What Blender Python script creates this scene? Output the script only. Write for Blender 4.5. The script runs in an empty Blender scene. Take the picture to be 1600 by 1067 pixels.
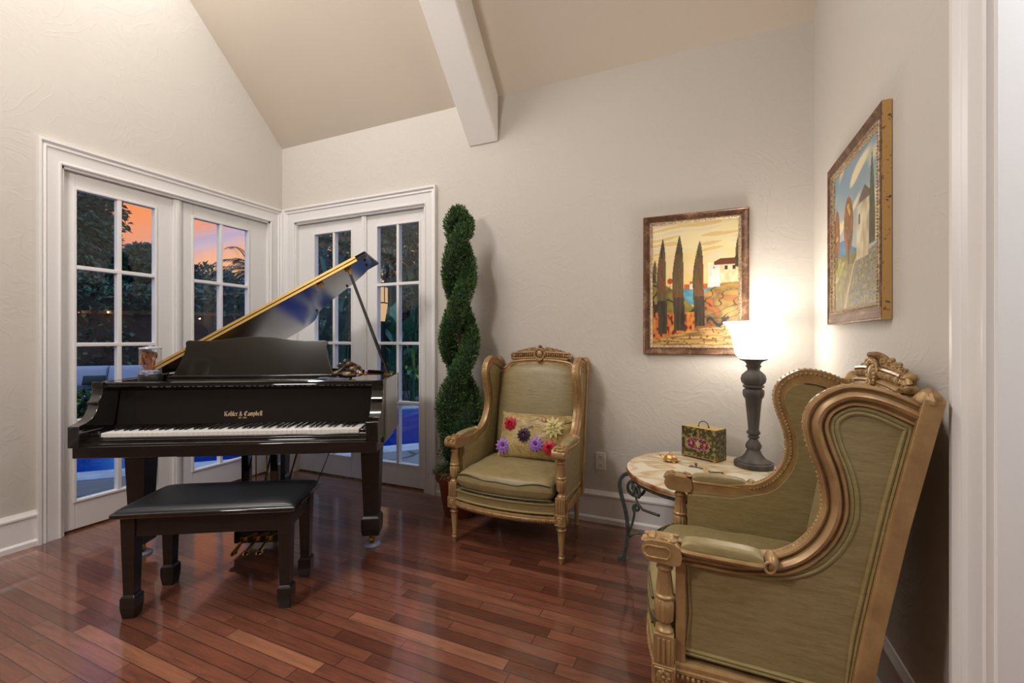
import bpy, bmesh, math, random
from mathutils import Vector, Matrix
from mathutils.geometry import tessellate_polygon
from mathutils import noise as mnoise

R = math.radians
PI = math.pi
C = bpy.context.scene.collection
rnd = random.Random(7)


# ---------------------------------------------------------------- mesh builder
class G:
    def __init__(s):
        s.v, s.f, s.m, s.c = [], [], [], []
        s.M = Matrix()

    def add(s, vs, fs, mi=0):
        o = len(s.v)
        M = s.M
        s.v += [tuple(M @ Vector(p)) for p in vs]
        s.f += [tuple(i + o for i in f) for f in fs]
        s.m += [mi] * len(fs)
        return s

    def box(s, x0, x1, y0, y1, z0, z1, mi=0):
        return s.add([(x0, y0, z0), (x1, y0, z0), (x1, y1, z0), (x0, y1, z0), (x0, y0, z1), (x1, y0, z1), (x1, y1, z1), (x0, y1, z1)],
                     [(3, 2, 1, 0), (4, 5, 6, 7), (0, 1, 5, 4), (1, 2, 6, 5), (2, 3, 7, 6), (3, 0, 4, 7)], mi)

    def taper(s, cx, cy, z0, z1, a0, b0, a1, b1, mi=0):
        """square frustum, half sizes a (x) and b (y) at bottom 0 and top 1"""
        return s.add([(cx - a0, cy - b0, z0), (cx + a0, cy - b0, z0), (cx + a0, cy + b0, z0), (cx - a0, cy + b0, z0),
                      (cx - a1, cy - b1, z1), (cx + a1, cy - b1, z1), (cx + a1, cy + b1, z1), (cx - a1, cy + b1, z1)],
                     [(3, 2, 1, 0), (4, 5, 6, 7), (0, 1, 5, 4), (1, 2, 6, 5), (2, 3, 7, 6), (3, 0, 4, 7)], mi)

    def prism(s, pts, a, b, ax='z', mi=0):
        """extrude 2-d polygon between a and b along axis; ax x: (y,z)  y: (x,z)  z: (x,y)"""
        n = len(pts)

        def P(p, t):
            return {'x': (t, p[0], p[1]), 'y': (p[0], t, p[1]), 'z': (p[0], p[1], t)}[ax]
        vs = [P(p, a) for p in pts] + [P(p, b) for p in pts]
        tri = tessellate_polygon([[Vector((p[0], p[1], 0)) for p in pts]])
        area = sum(pts[i][0] * pts[(i + 1) % n][1] - pts[(i + 1) % n][0] * pts[i][1] for i in range(n))
        flip = (area < 0) != (ax == 'y') != (b < a)
        fs = []
        for t in tri:
            t = tuple(t)
            q = [pts[i] for i in t]
            ar = (q[1][0] - q[0][0]) * (q[2][1] - q[0][1]) - (q[2][0] - q[0][0]) * (q[1][1] - q[0][1])
            if (ar < 0) != (area < 0):
                t = t[::-1]
            fs.append(t[::-1])
            fs.append(tuple(i + n for i in t))
        for i in range(n):
            j = (i + 1) % n
            fs.append((i, j, j + n, i + n))
        if flip:
            fs = [f[::-1] for f in fs]
        return s.add(vs, fs, mi)

    def lathe(s, prof, n=24, c=(0, 0, 0), mod=None, mi=0, caps=False):
        vs, fs = [], []
        m = len(prof)
        for (r, z) in prof:
            for k in range(n):
                a = 2 * PI * k / n
                q = r * (mod(a, z) if mod else 1)
                vs.append((c[0] + q * math.cos(a), c[1] + q * math.sin(a), c[2] + z))
        for i in range(m - 1):
            for k in range(n):
                k2 = (k + 1) % n
                fs.append((i * n + k, i * n + k2, (i + 1) * n + k2, (i + 1) * n + k))
        if caps and prof[0][0] > 1e-6:
            fs.append(tuple(range(n))[::-1])
        if caps and prof[-1][0] > 1e-6:
            fs.append(tuple(range((m - 1) * n, m * n)))
        return s.add(vs, fs, mi)

    def sweep(s, path, prof, up=(0, 0, 1), closed=False, caps=True, scale=None, mi=0):
        path = [Vector(p) for p in path]
        n, m = len(path), len(prof)
        up = Vector(up)
        vs, fs = [], []
        for i, p in enumerate(path):
            a = path[i - 1] if (i > 0 or closed) else path[i]
            b = path[(i + 1) % n] if (i < n - 1 or closed) else path[i]
            t = (b - a).normalized()
            N = up - t * up.dot(t)
            if N.length < 1e-4:
                N = Vector((1, 0, 0)) - t * t.x
            N.normalize()
            B = t.cross(N)
            k = scale[i] if scale else 1
            for (u, w) in prof:
                vs.append(p + N * (u * k) + B * (w * k))
        for i in range(n if closed else n - 1):
            i2 = (i + 1) % n
            for j in range(m):
                j2 = (j + 1) % m
                fs.append((i * m + j, i * m + j2, i2 * m + j2, i2 * m + j))
        if caps and not closed:
            fs.append(tuple(range(m))[::-1])
            fs.append(tuple(range((n - 1) * m, n * m)))
        return s.add(vs, fs, mi)

    def tube(s, path, r, n=8, closed=False, radii=None, mi=0):
        path = [Vector(p) for p in path]
        N = len(path)
        vs, fs = [], []
        t0 = (path[1] - path[0]).normalized()
        u = t0.orthogonal().normalized()
        for i, p in enumerate(path):
            a = path[i - 1] if (i > 0 or closed) else path[i]
            b = path[(i + 1) % N] if (i < N - 1 or closed) else path[i]
            t = (b - a).normalized()
            u = (u - t * u.dot(t))
            if u.length < 1e-5:
                u = t.orthogonal()
            u.normalize()
            w = t.cross(u)
            rr = radii[i] if radii else r
            for k in range(n):
                an = 2 * PI * k / n
                vs.append(p + u * (rr * math.cos(an)) + w * (rr * math.sin(an)))
        for i in range(N if closed else N - 1):
            i2 = (i + 1) % N
            for k in range(n):
                k2 = (k + 1) % n
                fs.append((i * n + k, i * n + k2, i2 * n + k2, i2 * n + k))
        if not closed:
            fs.append(tuple(range(n))[::-1])
            fs.append(tuple(range((N - 1) * n, N * n)))
        return s.add(vs, fs, mi)

    def ball(s, c, r, nu=10, nv=6, mi=0):
        if not hasattr(r, '__len__'):
            r = (r, r, r)
        vs = [(c[0], c[1], c[2] - r[2])]
        for j in range(1, nv):
            ph = -PI / 2 + PI * j / nv
            for i in range(nu):
                a = 2 * PI * i / nu
                vs.append((c[0] + r[0] * math.cos(ph) * math.cos(a), c[1] + r[1] * math.cos(ph) * math.sin(a), c[2] + r[2] * math.sin(ph)))
        vs.append((c[0], c[1], c[2] + r[2]))
        fs = []
        for i in range(nu):
            fs.append((0, 1 + (i + 1) % nu, 1 + i))
            fs.append((len(vs) - 1, 1 + (nv - 2) * nu + i, 1 + (nv - 2) * nu + (i + 1) % nu))
        for j in range(nv - 2):
            for i in range(nu):
                a, b = 1 + j * nu + i, 1 + j * nu + (i + 1) % nu
                fs.append((a, b, b + nu, a + nu))
        return s.add(vs, fs, mi)

    def grid(s, fn, nu, nv, closed_u=False, mi=0, flip=False):
        vs = [fn(i / (nu if closed_u else nu - 1), j / (nv - 1)) for j in range(nv) for i in range(nu)]
        fs = []
        for j in range(nv - 1):
            for i in range(nu if closed_u else nu - 1):
                i2 = (i + 1) % nu
                f = (j * nu + i, j * nu + i2, (j + 1) * nu + i2, (j + 1) * nu + i)
                fs.append(f[::-1] if flip else f)
        return s.add(vs, fs, mi)

    def cushion(s, fn, h, p=8, q=.35, n=20, nv=16, mi=0, wrinkle=0):
        """closed pillow: fn(u,v)->(point,normal) with u,v in -1..1"""
        def H(u, v):
            w = max(0, (1 - abs(u) ** p) * (1 - abs(v) ** p)) ** q
            return h * w * (1 + wrinkle * mnoise.noise(Vector((u * 2.3, v * 2.9, 1.7))))

        def cosn(t):
            t = 2 * t - 1
            return math.copysign(1 - (1 - abs(t)) ** 1.7, t)
        for sg in (1, -1):
            def P(a, b):
                u, v = cosn(a), cosn(b)
                pt, nn = fn(u, v)
                return Vector(pt) + Vector(nn) * (sg * H(u, v))
            s.grid(P, n, nv, flip=(sg < 0), mi=mi)
        return s

    def leaf(s, p, d, up, ln, w, mi=0):
        """simple bent leaf blade, 2 quads-ish (6 verts)"""
        p, d, up = Vector(p), Vector(d).normalized(), Vector(up)
        sd = d.cross(up)
        if sd.length < 1e-3:
            sd = d.orthogonal()
        sd.normalize()
        nn = sd.cross(d)
        a = p
        b = p + d * (ln * .45) + nn * (ln * .06)
        e = p + d * ln - nn * (ln * .08)
        s.add([a, b + sd * w, e, b - sd * w], [(0, 1, 2, 3)], mi)
        return s


def obj(name, g, mats, parent=None, bevel=0, seg=2, smooth=True, angle=38, sub=0, loc=None, recalc=True):
    me = bpy.data.meshes.new(name)
    me.from_pydata([tuple(p) for p in g.v], [], g.f)
    if recalc:
        b = bmesh.new()
        b.from_mesh(me)
        bmesh.ops.recalc_face_normals(b, faces=b.faces)
        b.to_mesh(me)
        b.free()
    if not isinstance(mats, (list, tuple)):
        mats = [mats]
    for m in mats:
        me.materials.append(m)
    if len(mats) > 1:
        me.polygons.foreach_set('material_index', g.m)
    if g.c:
        ca = me.color_attributes.new('paint', 'FLOAT_COLOR', 'POINT')
        for i, c in enumerate(g.c):
            ca.data[i].color = (c[0], c[1], c[2], 1)
    if smooth:
        me.shade_smooth()
        me.set_sharp_from_angle(angle=R(angle))
    me.update()
    o = bpy.data.objects.new(name, me)
    C.objects.link(o)
    if parent:
        o.parent = parent
    if loc:
        o.location = loc
    if bevel:
        b = o.modifiers.new('bevel', 'BEVEL')
        b.width, b.segments, b.limit_method, b.angle_limit = bevel, seg, 'ANGLE', R(40)
        b.harden_normals = False
    if sub:
        b = o.modifiers.new('sub', 'SUBSURF')
        b.levels = b.render_levels = sub
    return o


def tag(o, label, cat, group=None, kind=None):
    o['label'] = label
    o['category'] = cat
    if group:
        o['group'] = group
    if kind:
        o['kind'] = kind
    return o


def thing(name, label, cat, loc=(0, 0, 0), rz=0, group=None):
    o = bpy.data.objects.new(name, None)
    o.empty_display_size = .1
    C.objects.link(o)
    o.location = loc
    o.rotation_euler = (0, 0, rz)
    return tag(o, label, cat, group)


def struct(name, g, m, parent=None, **k):
    o = obj(name, g, m, parent, **k)
    if not parent:
        o['kind'] = 'structure'
    return o


def cr(pts, n=6, closed=False):
    """Catmull-Rom through points"""
    P = [Vector(p) for p in pts]
    N = len(P)
    out = []
    for i in range(N if closed else N - 1):
        if closed:
            a, b, c, d = P[(i - 1) % N], P[i], P[(i + 1) % N], P[(i + 2) % N]
        else:
            a, b, c, d = P[max(i - 1, 0)], P[i], P[i + 1], P[min(i + 2, N - 1)]
        for k in range(n):
            t = k / n
            out.append(.5 * ((2 * b) + (c - a) * t + (2 * a - 5 * b + 4 * c - d) * t * t + (3 * b - a - 3 * c + d) * t ** 3))
    if not closed:
        out.append(P[-1])
    return out


def circ(r, n=10, k=1):
    return [(r * math.cos(2 * PI * i / n), k * r * math.sin(2 * PI * i / n)) for i in range(n)]


# ---------------------------------------------------------------- materials
class N:
    """node-tree shorthand"""
    def __init__(s, name):
        s.mat = bpy.data.materials.new(name)
        s.mat.use_nodes = True
        s.t = s.mat.node_tree
        s.t.nodes.clear()
        s.out = s.n('ShaderNodeOutputMaterial')
        s.b = None

    def n(s, typ, **kw):
        x = s.t.nodes.new(typ)
        for k, v in kw.items():
            setattr(x, k, v)
        return x

    def l(s, a, b):
        s.t.links.new(a, b)

    def set(s, sock, v):
        if hasattr(v, 'is_linked') or hasattr(v, 'links'):
            s.l(v, sock)
        else:
            if hasattr(sock.default_value, '__len__') and hasattr(v, '__len__') and len(v) == 3 and len(sock.default_value) == 4:
                v = (*v, 1)
            sock.default_value = v

    def bsdf(s, **kw):
        b = s.n('ShaderNodeBsdfPrincipled')
        for k, v in kw.items():
            s.set(b.inputs[k.replace('_', ' ')], v)
        s.l(b.outputs[0], s.out.inputs[0])
        s.b = b
        return b

    def coord(s, kind='Object', scale=(1, 1, 1), rot=(0, 0, 0), loc=(0, 0, 0)):
        t = s.n('ShaderNodeTexCoord')
        m = s.n('ShaderNodeMapping')
        m.inputs['Scale'].default_value = scale
        m.inputs['Rotation'].default_value = rot
        m.inputs['Location'].default_value = loc
        s.l(t.outputs[kind], m.inputs[0])
        return m.outputs[0]

    def noise(s, vec, scale=5, detail=3, rough=.5, dist=0):
        x = s.n('ShaderNodeTexNoise')
        s.set(x.inputs['Vector'], vec)
        x.inputs['Scale'].default_value = scale
        x.inputs['Detail'].default_value = detail
        x.inputs['Roughness'].default_value = rough
        x.inputs['Distortion'].default_value = dist
        return x.outputs[0]

    def vor(s, vec, scale=5, feature='F1', out=0, rand=1):
        x = s.n('ShaderNodeTexVoronoi', feature=feature)
        s.set(x.inputs['Vector'], vec)
        x.inputs['Scale'].default_value = scale
        x.inputs['Randomness'].default_value = rand
        return x.outputs[out]

    def ramp(s, fac, stops, interp='LINEAR'):
        x = s.n('ShaderNodeValToRGB')
        x.color_ramp.interpolation = interp
        e = x.color_ramp.elements
        while len(e) < len(stops):
            e.new(.5)
        for i, (p, c) in enumerate(stops):
            e[i].position = p
            e[i].color = (*c, 1) if hasattr(c, '__len__') else (c, c, c, 1)
        s.set(x.inputs[0], fac)
        return x.outputs[0]

    def math(s, op, a, b=0, c=None):
        x = s.n('ShaderNodeMath', operation=op)
        s.set(x.inputs[0], a)
        s.set(x.inputs[1], b)
        if c is not None:
            s.set(x.inputs[2], c)
        return x.outputs[0]

    def mix(s, f, a, b, blend='MIX'):
        x = s.n('ShaderNodeMix', data_type='RGBA', blend_type=blend)
        s.set(x.inputs[0], f)
        s.set(x.inputs[6], a)
        s.set(x.inputs[7], b)
        return x.outputs[2]

    def bump(s, h, strength=.3, dist=.01):
        x = s.n('ShaderNodeBump')
        x.inputs['Strength'].default_value = strength
        x.inputs['Distance'].default_value = dist
        s.l(h, x.inputs['Height'])
        s.l(x.outputs[0], s.b.inputs['Normal'])


def srgb(r, g, b):
    f = lambda c: (c / 255 / 12.92) if c <= 10 else ((c / 255 + .055) / 1.055) ** 2.4
    return (f(r), f(g), f(b))


def mat(name, col, rough=.5, metal=0, col2=None, nscale=8, bump=0, bscale=40, bdist=.003, stretch=(1, 1, 1), lo=.35, hi=.65, **kw):
    m = N(name)
    base = col
    vec = None
    if col2 or bump:
        vec = m.coord(scale=stretch)
    if col2:
        base = m.ramp(m.noise(vec, nscale, 4, .6), [(lo, col), (hi, col2)])
    m.bsdf(Base_Color=base, Roughness=rough, Metallic=metal, **kw)
    if bump:
        m.bump(m.noise(vec, bscale, 4, .6), bump, bdist)
    return m.mat


def emis(name, col, st):
    m = N(name)
    e = m.n('ShaderNodeEmission')
    e.inputs[0].default_value = (*col, 1)
    e.inputs[1].default_value = st
    m.l(e.outputs[0], m.out.inputs[0])
    return m.mat


def paintmat(name, rough=.5, bump=.25, bscale=90, **kw):
    m = N(name)
    a = m.n('ShaderNodeAttribute', attribute_name='paint')
    m.bsdf(Base_Color=a.outputs[0], Roughness=rough, **kw)
    m.bump(m.noise(m.coord(), bscale, 3), bump, .002)
    return m.mat


def wallmat(name, col, st=.35):
    m = N(name)
    v = m.coord('Object')
    base = m.ramp(m.noise(v, 1.3, 3), [(.3, tuple(c * .965 for c in col)), (.7, col)])
    m.bsdf(Base_Color=base, Roughness=.72)
    m.b.inputs['Specular IOR Level'].default_value = .25
    a = m.noise(v, 5.5, 5, .55, 1.6)
    b = m.ramp(m.noise(v, 3.1, 2, .5, 2.5), [(.47, 0.0), (.5, 1.0), (.56, .25)])
    h = m.math('ADD', m.math('MULTIPLY', a, 1.0), m.math('MULTIPLY', b, .22))
    m.bump(h, st, .006)
    return m.mat


def floormat():
    m = N('cherry_strip_floor')
    tc = m.n('ShaderNodeTexCoord')
    sp = m.n('ShaderNodeSeparateXYZ')
    m.l(tc.outputs['Object'], sp.inputs[0])
    x, y = sp.outputs[0], sp.outputs[1]
    W = .0572
    ry = m.math('DIVIDE', m.math('ADD', y, .046 + 5.72), W)
    row = m.math('FLOOR', ry)
    fy = m.math('SUBTRACT', ry, row)
    wn = m.n('ShaderNodeTexWhiteNoise', noise_dimensions='1D')
    m.l(row, wn.inputs['W'])
    ln = m.math('ADD', m.math('MULTIPLY', m.math('FRACT', m.math('MULTIPLY', wn.outputs[0], 7.31)), .35), .42)
    rx = m.math('DIVIDE', m.math('ADD', x, m.math('ADD', m.math('MULTIPLY', wn.outputs[0], 5.0), 20)), ln)
    # jitter plank ends
    cell = m.math('FLOOR', rx)
    fx = m.math('SUBTRACT', rx, cell)
    w2 = m.n('ShaderNodeTexWhiteNoise', noise_dimensions='2D')
    cv = m.n('ShaderNodeCombineXYZ')
    m.l(row, cv.inputs[0])
    m.l(cell, cv.inputs[1])
    m.l(cv.outputs[0], w2.inputs['Vector'])
    tone = m.ramp(w2.outputs[0], [(0, srgb(90, 51, 37)), (.15, srgb(108, 63, 47)), (.6, srgb(119, 71, 54)), (.9, srgb(130, 81, 62)), (1, srgb(154, 102, 76))])
    # grain
    g = m.n('ShaderNodeCombineXYZ')
    m.set(g.inputs[0], m.math('ADD', m.math('MULTIPLY', x, 2.2), m.math('MULTIPLY', w2.outputs[0], 50)))
    m.set(g.inputs[1], m.math('MULTIPLY', y, 26))
    m.set(g.inputs[2], m.math('MULTIPLY', w2.outputs[0], 31))
    gr = m.noise(g.outputs[0], 2.0, 5, .62, .9)
    grain = m.ramp(gr, [(.25, .60), (.5, 1.0), (.72, 1.28)])
    col = m.mix(1, tone, grain, 'MULTIPLY')
    fine = m.ramp(m.noise(g.outputs[0], 9, 3, .6), [(.3, .9), (.7, 1.06)])
    col = m.mix(1, col, fine, 'MULTIPLY')
    ey = m.math('MINIMUM', fy, m.math('SUBTRACT', 1, fy))
    ex = m.math('MULTIPLY', m.math('MINIMUM', fx, m.math('SUBTRACT', 1, fx)), m.math('DIVIDE', ln, W))
    e = m.math('MINIMUM', ey, ex)
    gap = m.ramp(e, [(.0, .0), (.022, .55), (.045, 1.0)])
    gapc = m.ramp(e, [(.0, .22), (.022, .34), (.04, 1.0)])
    col = m.mix(1, col, gapc, 'MULTIPLY')
    rg = m.ramp(gr, [(.3, .34), (.7, .27)])
    m.bsdf(Base_Color=col, Roughness=rg)
    m.b.inputs['Coat Weight'].default_value = 1.0
    m.b.inputs['Coat Roughness'].default_value = .085
    h = m.math('ADD', gap, m.math('MULTIPLY', m.noise(g.outputs[0], 1.2, 2), .5))
    h = m.math('ADD', h, m.math('MULTIPLY', w2.outputs[0], .25))
    m.bump(h, .12, .002)
    return m.mat


def glassmat(name, tint=(1, 1, 1), refl=.9, ior=1.45):
    m = N(name)
    t = m.n('ShaderNodeBsdfTransparent')
    t.inputs[0].default_value = (*tint, 1)
    g = m.n('ShaderNodeBsdfGlossy')
    g.inputs['Roughness'].default_value = .01
    g.inputs[0].default_value = (refl, refl, refl, 1)
    f = m.n('ShaderNodeFresnel')
    ge = m.n('ShaderNodeNewGeometry')
    m.l(m.math('ADD', ior, m.math('MULTIPLY', ge.outputs['Backfacing'], 1 / ior - ior)), f.inputs[0])
    mx = m.n('ShaderNodeMixShader')
    m.l(f.outputs[0], mx.inputs[0])
    m.l(t.outputs[0], mx.inputs[1])
    m.l(g.outputs[0], mx.inputs[2])
    m.l(mx.outputs[0], m.out.inputs[0])
    return m.mat


def fabricmat(name, c1, c2, rough=.42, scale=1.0):
    m = N(name)
    v = m.coord('Object', scale=(14 * scale, 14 * scale, 90 * scale))
    wv = m.noise(m.coord('Object', scale=(4, 4, 26)), 3, 4, .6, .4)
    fine = m.noise(v, 3, 3, .6)
    f = m.math('ADD', m.math('MULTIPLY', wv, .6), m.math('MULTIPLY', fine, .4))
    base = m.ramp(f, [(.36, c1), (.62, c2)])
    m.bsdf(Base_Color=base, Roughness=rough)
    m.b.inputs['Sheen Weight'].default_value = .25
    m.b.inputs['Sheen Roughness'].default_value = .4
    m.b.inputs['Sheen Tint'].default_value = (.9, .85, .6, 1)
    m.bump(f, .22, .002)
    return m.mat


WALL = wallmat('greige_stucco', srgb(206, 199, 190), .45)
CEIL = wallmat('ceiling_plaster', srgb(216, 204, 188), .10)
TRIM = mat('white_trim_paint', srgb(232, 229, 226), .35)
FLOOR = floormat()
EBONY = mat('polished_ebony', (.009, .008, .0075), .05, 0, Coat_Weight=1.0, Coat_Roughness=.03)
EBONYS = mat('satin_ebony', (.010, .009, .009), .2, 0, Coat_Weight=1.0, Coat_Roughness=.17)
EBONYW = mat('black_stained_wood', (.010, .0075, .007), .3, 0, (.018, .013, .011), 6, stretch=(1, 1, 8), Coat_Weight=.25, Coat_Roughness=.2)
LEATHER = mat('black_leather', (.011, .012, .014), .36, 0, bump=.25, bscale=120, bdist=.001)
IVORY = mat('white_key_plastic', srgb(236, 232, 226), .25)
KEYBLACK = mat('black_key_plastic', (.008, .008, .008), .3)
BRASS = mat('polished_brass', srgb(214, 170, 92), .22, 1)
BRASSOLD = mat('aged_brass', srgb(150, 118, 70), .38, 1, srgb(96, 74, 44), 30)
CHROME = mat('bright_steel', (.75, .76, .8), .12, 1)
MAHOG = mat('mahogany_rim', srgb(120, 62, 36), .3, 0, srgb(92, 44, 26), 4, stretch=(1, 1, 10))
PLATE = mat('gold_iron_plate', srgb(190, 140, 70), .35, .8)
GILT = mat('worn_gilt_wood', srgb(180, 146, 98), .38, .22, srgb(146, 112, 74), 14, bump=.2, bscale=60, bdist=.002, lo=.3, hi=.7)
GILTD = mat('gilt_carving', srgb(192, 158, 106), .40, .25, srgb(122, 90, 56), 45, bump=.7, bscale=130, bdist=.004, lo=.35, hi=.7)
SILK = fabricmat('olive_silk', srgb(130, 114, 73), srgb(152, 135, 94))
SILKP = fabricmat('olive_silk_welt', srgb(138, 121, 76), srgb(154, 138, 92), .4)
GLASS = glassmat('clear_glass')
JARG = glassmat('jar_glass', (.97, .97, .98), 1.0, 1.5)

POOL_E = 16
SKY_LOW = 1.0
SKY_E = 1.0
EXPOSURE = 0.2
LIGHTS = [
    # recessed fixture high by the left gable, and the lit passage on the right
    ('ceiling_fixture_light', dict(loc=(-2.3, .8, 4.45), target=(-1.3, 1.8, 0), size=1.0, energy=45, col=(1, .96, .92), spread=R(160))),
    ('gable_spot_light', dict(loc=(-3.0, 1.45, 4.2), target=(-3.6, 1.8, 3.5), size=.18, energy=8, col=(.97, .98, 1))),
    ('passage_light', dict(loc=(1.3, .9, 2.45), target=(1.2, .9, 0), size=.6, energy=25, col=(.86, .92, 1))),
]
POINTS = [
    # fill added out of view left of the camera for ceiling and beam; bulb in the table lamp
    ('added_fill_light', (-1.9, -.5, 2.6), 95, (1, .965, .93), .22),
    ('lamp_bulb_light', (.250, 2.640, 1.225), 2.5, (1, .95, .88), .04),
]

# ================================================================= ROOM
XL, XR, YB = -3.57, .566, 2.874
HB, SL = 2.96, 1.02          # back wall height and ceiling slope
YRIDGE, YREAR = .30, -4.6
HR = HB + (YB - YRIDGE) * SL
DZ = 2.255                   # door opening height


def hz(y):
    return HB + (YB - y) * SL if y > YRIDGE else HR - (YRIDGE - y) * .45


# floor
g = G()
g.box(XL - .16, 2.2, YREAR - .1, YB + .16, -.04, 0)
struct('floor', g, FLOOR)

# back wall: opening X -3.395..-1.985
LB0, LB1 = -3.40, -1.985
g = G()
g.box(XL - .14, LB0, YB, YB + .14, 0, HB + .14)
g.box(LB1, XR + .2, YB, YB + .14, 0, HB + .14)
g.box(LB0, LB1, YB, YB + .14, DZ, HB + .14)
struct('wall_back', g, WALL, smooth=False)

# left gable wall: opening Y 1.346..2.745
LL0, LL1 = 1.346, 2.745
g = G()
x0, x1 = XL - .14, XL
g.prism([(YREAR, 0), (LL0, 0), (LL0, hz(LL0)), (YRIDGE, HR), (YREAR, hz(YREAR))], x0, x1, 'x')
g.prism([(LL0, DZ), (LL1, DZ), (LL1, hz(LL1)), (LL0, hz(LL0))], x0, x1, 'x')
g.prism([(LL1, 0), (YB, 0), (YB, HB), (LL1, hz(LL1))], x0, x1, 'x')
struct('wall_left', g, WALL, smooth=False)

# right gable wall with cased opening Y .25..1.285
OP0, OP1 = .2, 1.246
g = G()
x0, x1 = XR, XR + .16
g.prism([(OP1, 0), (YB, 0), (YB, HB), (OP1, hz(OP1))], x0, x1, 'x')
g.prism([(OP0, 2.3), (OP1, 2.3), (OP1, hz(OP1)), (YRIDGE, HR), (OP0, hz(OP0))], x0, x1, 'x')
g.prism([(YREAR, 0), (OP0, 0), (OP0, hz(OP0)), (YREAR, hz(YREAR))], x0, x1, 'x')
struct('wall_right', g, WALL, smooth=False)

# rear wall and the passage beyond the cased opening
g = G()
g.box(XL - .14, 2.2, YREAR - .14, YREAR, 0, hz(YREAR) + .1)
struct('wall_rear', g, mat('rear_wall_dimmed', srgb(136, 124, 114), .7), smooth=False)  # unseen wall, colour darkened so the piano reflects a dim room
g = G()
g.box(1.95, 2.05, -.4, 1.9, 0, 2.5)
g.box(XR + .16, 1.95, 1.8, 1.9, 0, 2.5)
g.box(XR + .16, 1.95, -.4, -.3, 0, 2.5)
struct('wall_passage', g, WALL, smooth=False)

# sloped ceiling
g = G()
t = .12
g.prism([(YB + .14, HB - .14 * SL), (YRIDGE, HR), (YREAR - .14, hz(YREAR) - .14 * .45), (YREAR - .14, hz(YREAR) - .14 * .45 + t), (YRIDGE, HR + t * 1.4), (YB + .14, HB - .14 * SL + t)], XL - .14, XR + .2, 'x')
g.box(XR + .16, 2.05, -.4, 1.9, 2.5, 2.56)
struct('ceiling', g, CEIL, smooth=False)

# white plaster beam following the slope
g = G()
bx0, bx1, bd = -1.597, -1.354, .33


def bm(y):
    return hz(y) - bd


g.prism([(YB, HB + .01), (YB, HB - bd), (YRIDGE, HR - bd), (YREAR, hz(YREAR) - bd), (YREAR, hz(YREAR) + .01), (YRIDGE, HR + .01)], bx0, bx1, 'x')
struct('ceiling_beam', g, mat('white_plaster', srgb(250, 247, 242), .6, bump=.15, bscale=5, bdist=.006), bevel=.014, seg=3)

# ----- casings (stepped moulding), mitred frames in a wall plane


def casing(name, fr, u0, u1, top, wl, wr, wt, z0=0):
    """fr(u,d,z) maps along wall u, depth d out of the wall, height z. u0,u1 inner edges"""
    g = G()
    # profile across width s (0 inner edge -> 1 outer edge), depth d
    prof = [(0, .0), (0, .016), (.05, .020), (.10, .020), (.13, .014), (.34, .014), (.62, .018), (.68, .026), (.80, .022), (.88, .034), (1.0, .034), (1.0, 0)]
    path = []
    rings = []
    for (uu, zz, du, dz) in [(u0, z0, -wl, 0), (u0, top, -wl, wt), (u1, top, wr, wt), (u1, z0, wr, 0)]:
        rings.append([fr(uu + du * s_, d, zz + dz * s_) for (s_, d) in prof])
    vs = [p for r_ in rings for p in r_]
    m = len(prof)
    fs = []
    for i in range(3):
        for j in range(m):
            j2 = (j + 1) % m
            fs.append((i * m + j, i * m + j2, (i + 1) * m + j2, (i + 1) * m + j))
    fs.append(tuple(range(m)))
    fs.append(tuple(range(3 * m, 4 * m))[::-1])
    g.add(vs, fs)
    return g


def frL(u, d, z):
    return (XL + d, u, z)


def frB(u, d, z):
    return (u, YB - d, z)


def frR(u, d, z):
    return (XR - d, u, z)


def jamb(g, fr, u0, u1, top, depth, t=.014):
    for (a, b, c, e) in ((u0 - t, u0 + t, 0, top), (u1 - t, u1 + t, 0, top), (u0, u1, top - t, top + t)):
        p, q = fr(a, .004, c), fr(b, -depth, e)
        g.box(min(p[0], q[0]), max(p[0], q[0]), min(p[1], q[1]), max(p[1], q[1]), min(p[2], q[2]), max(p[2], q[2]))
    return g


def frame_obj(name, fr, u0, u1, top, wl, wr, wt, depth):
    g = casing(name, fr, u0, u1, top, wl, wr, wt)
    jamb(g, fr, u0, u1, top, depth)
    return struct(name, g, TRIM, angle=25)


frame_obj('trim_1', frL, LL0, LL1, DZ, .108, .112, .132, .14)
frame_obj('trim_2', frB, LB0, LB1, DZ, .128, .108, .132, .14)
frame_obj('trim_3', frR, OP0, OP1, 2.3, .106, .106, .13, .16)

# ----- baseboards: tall board with cap and shoe
bprof = [(0, 0), (.022, 0), (.022, .028), (.016, .036), (.012, .04), (.012, .165), (.018, .172), (.018, .182), (.009, .196), (.006, .205), (0, .205)]


def base(name, runs):
    g = G()
    for fr, a, b in runs:
        n = len(bprof)
        vs = [fr(a, d, z) for d, z in bprof] + [fr(b, d, z) for d, z in bprof]
        fs = [(i, (i + 1) % n, (i + 1) % n + n, i + n) for i in range(n)] + [tuple(range(n))[::-1], tuple(range(n, 2 * n))]
        g.add(vs, fs)
    struct(name, g, TRIM, angle=25)


base('baseboard_left', [(frL, YREAR, LL0 - .108)])
base('baseboard_back', [(frB, LB1 + .108, XR)])
base('baseboard_right', [(frR, OP1 + .106, YB)])

# ----- French door leaves
ZG0, ZG1 = .188, 2.14
ZM = (.683, 1.166, 1.652)


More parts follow.
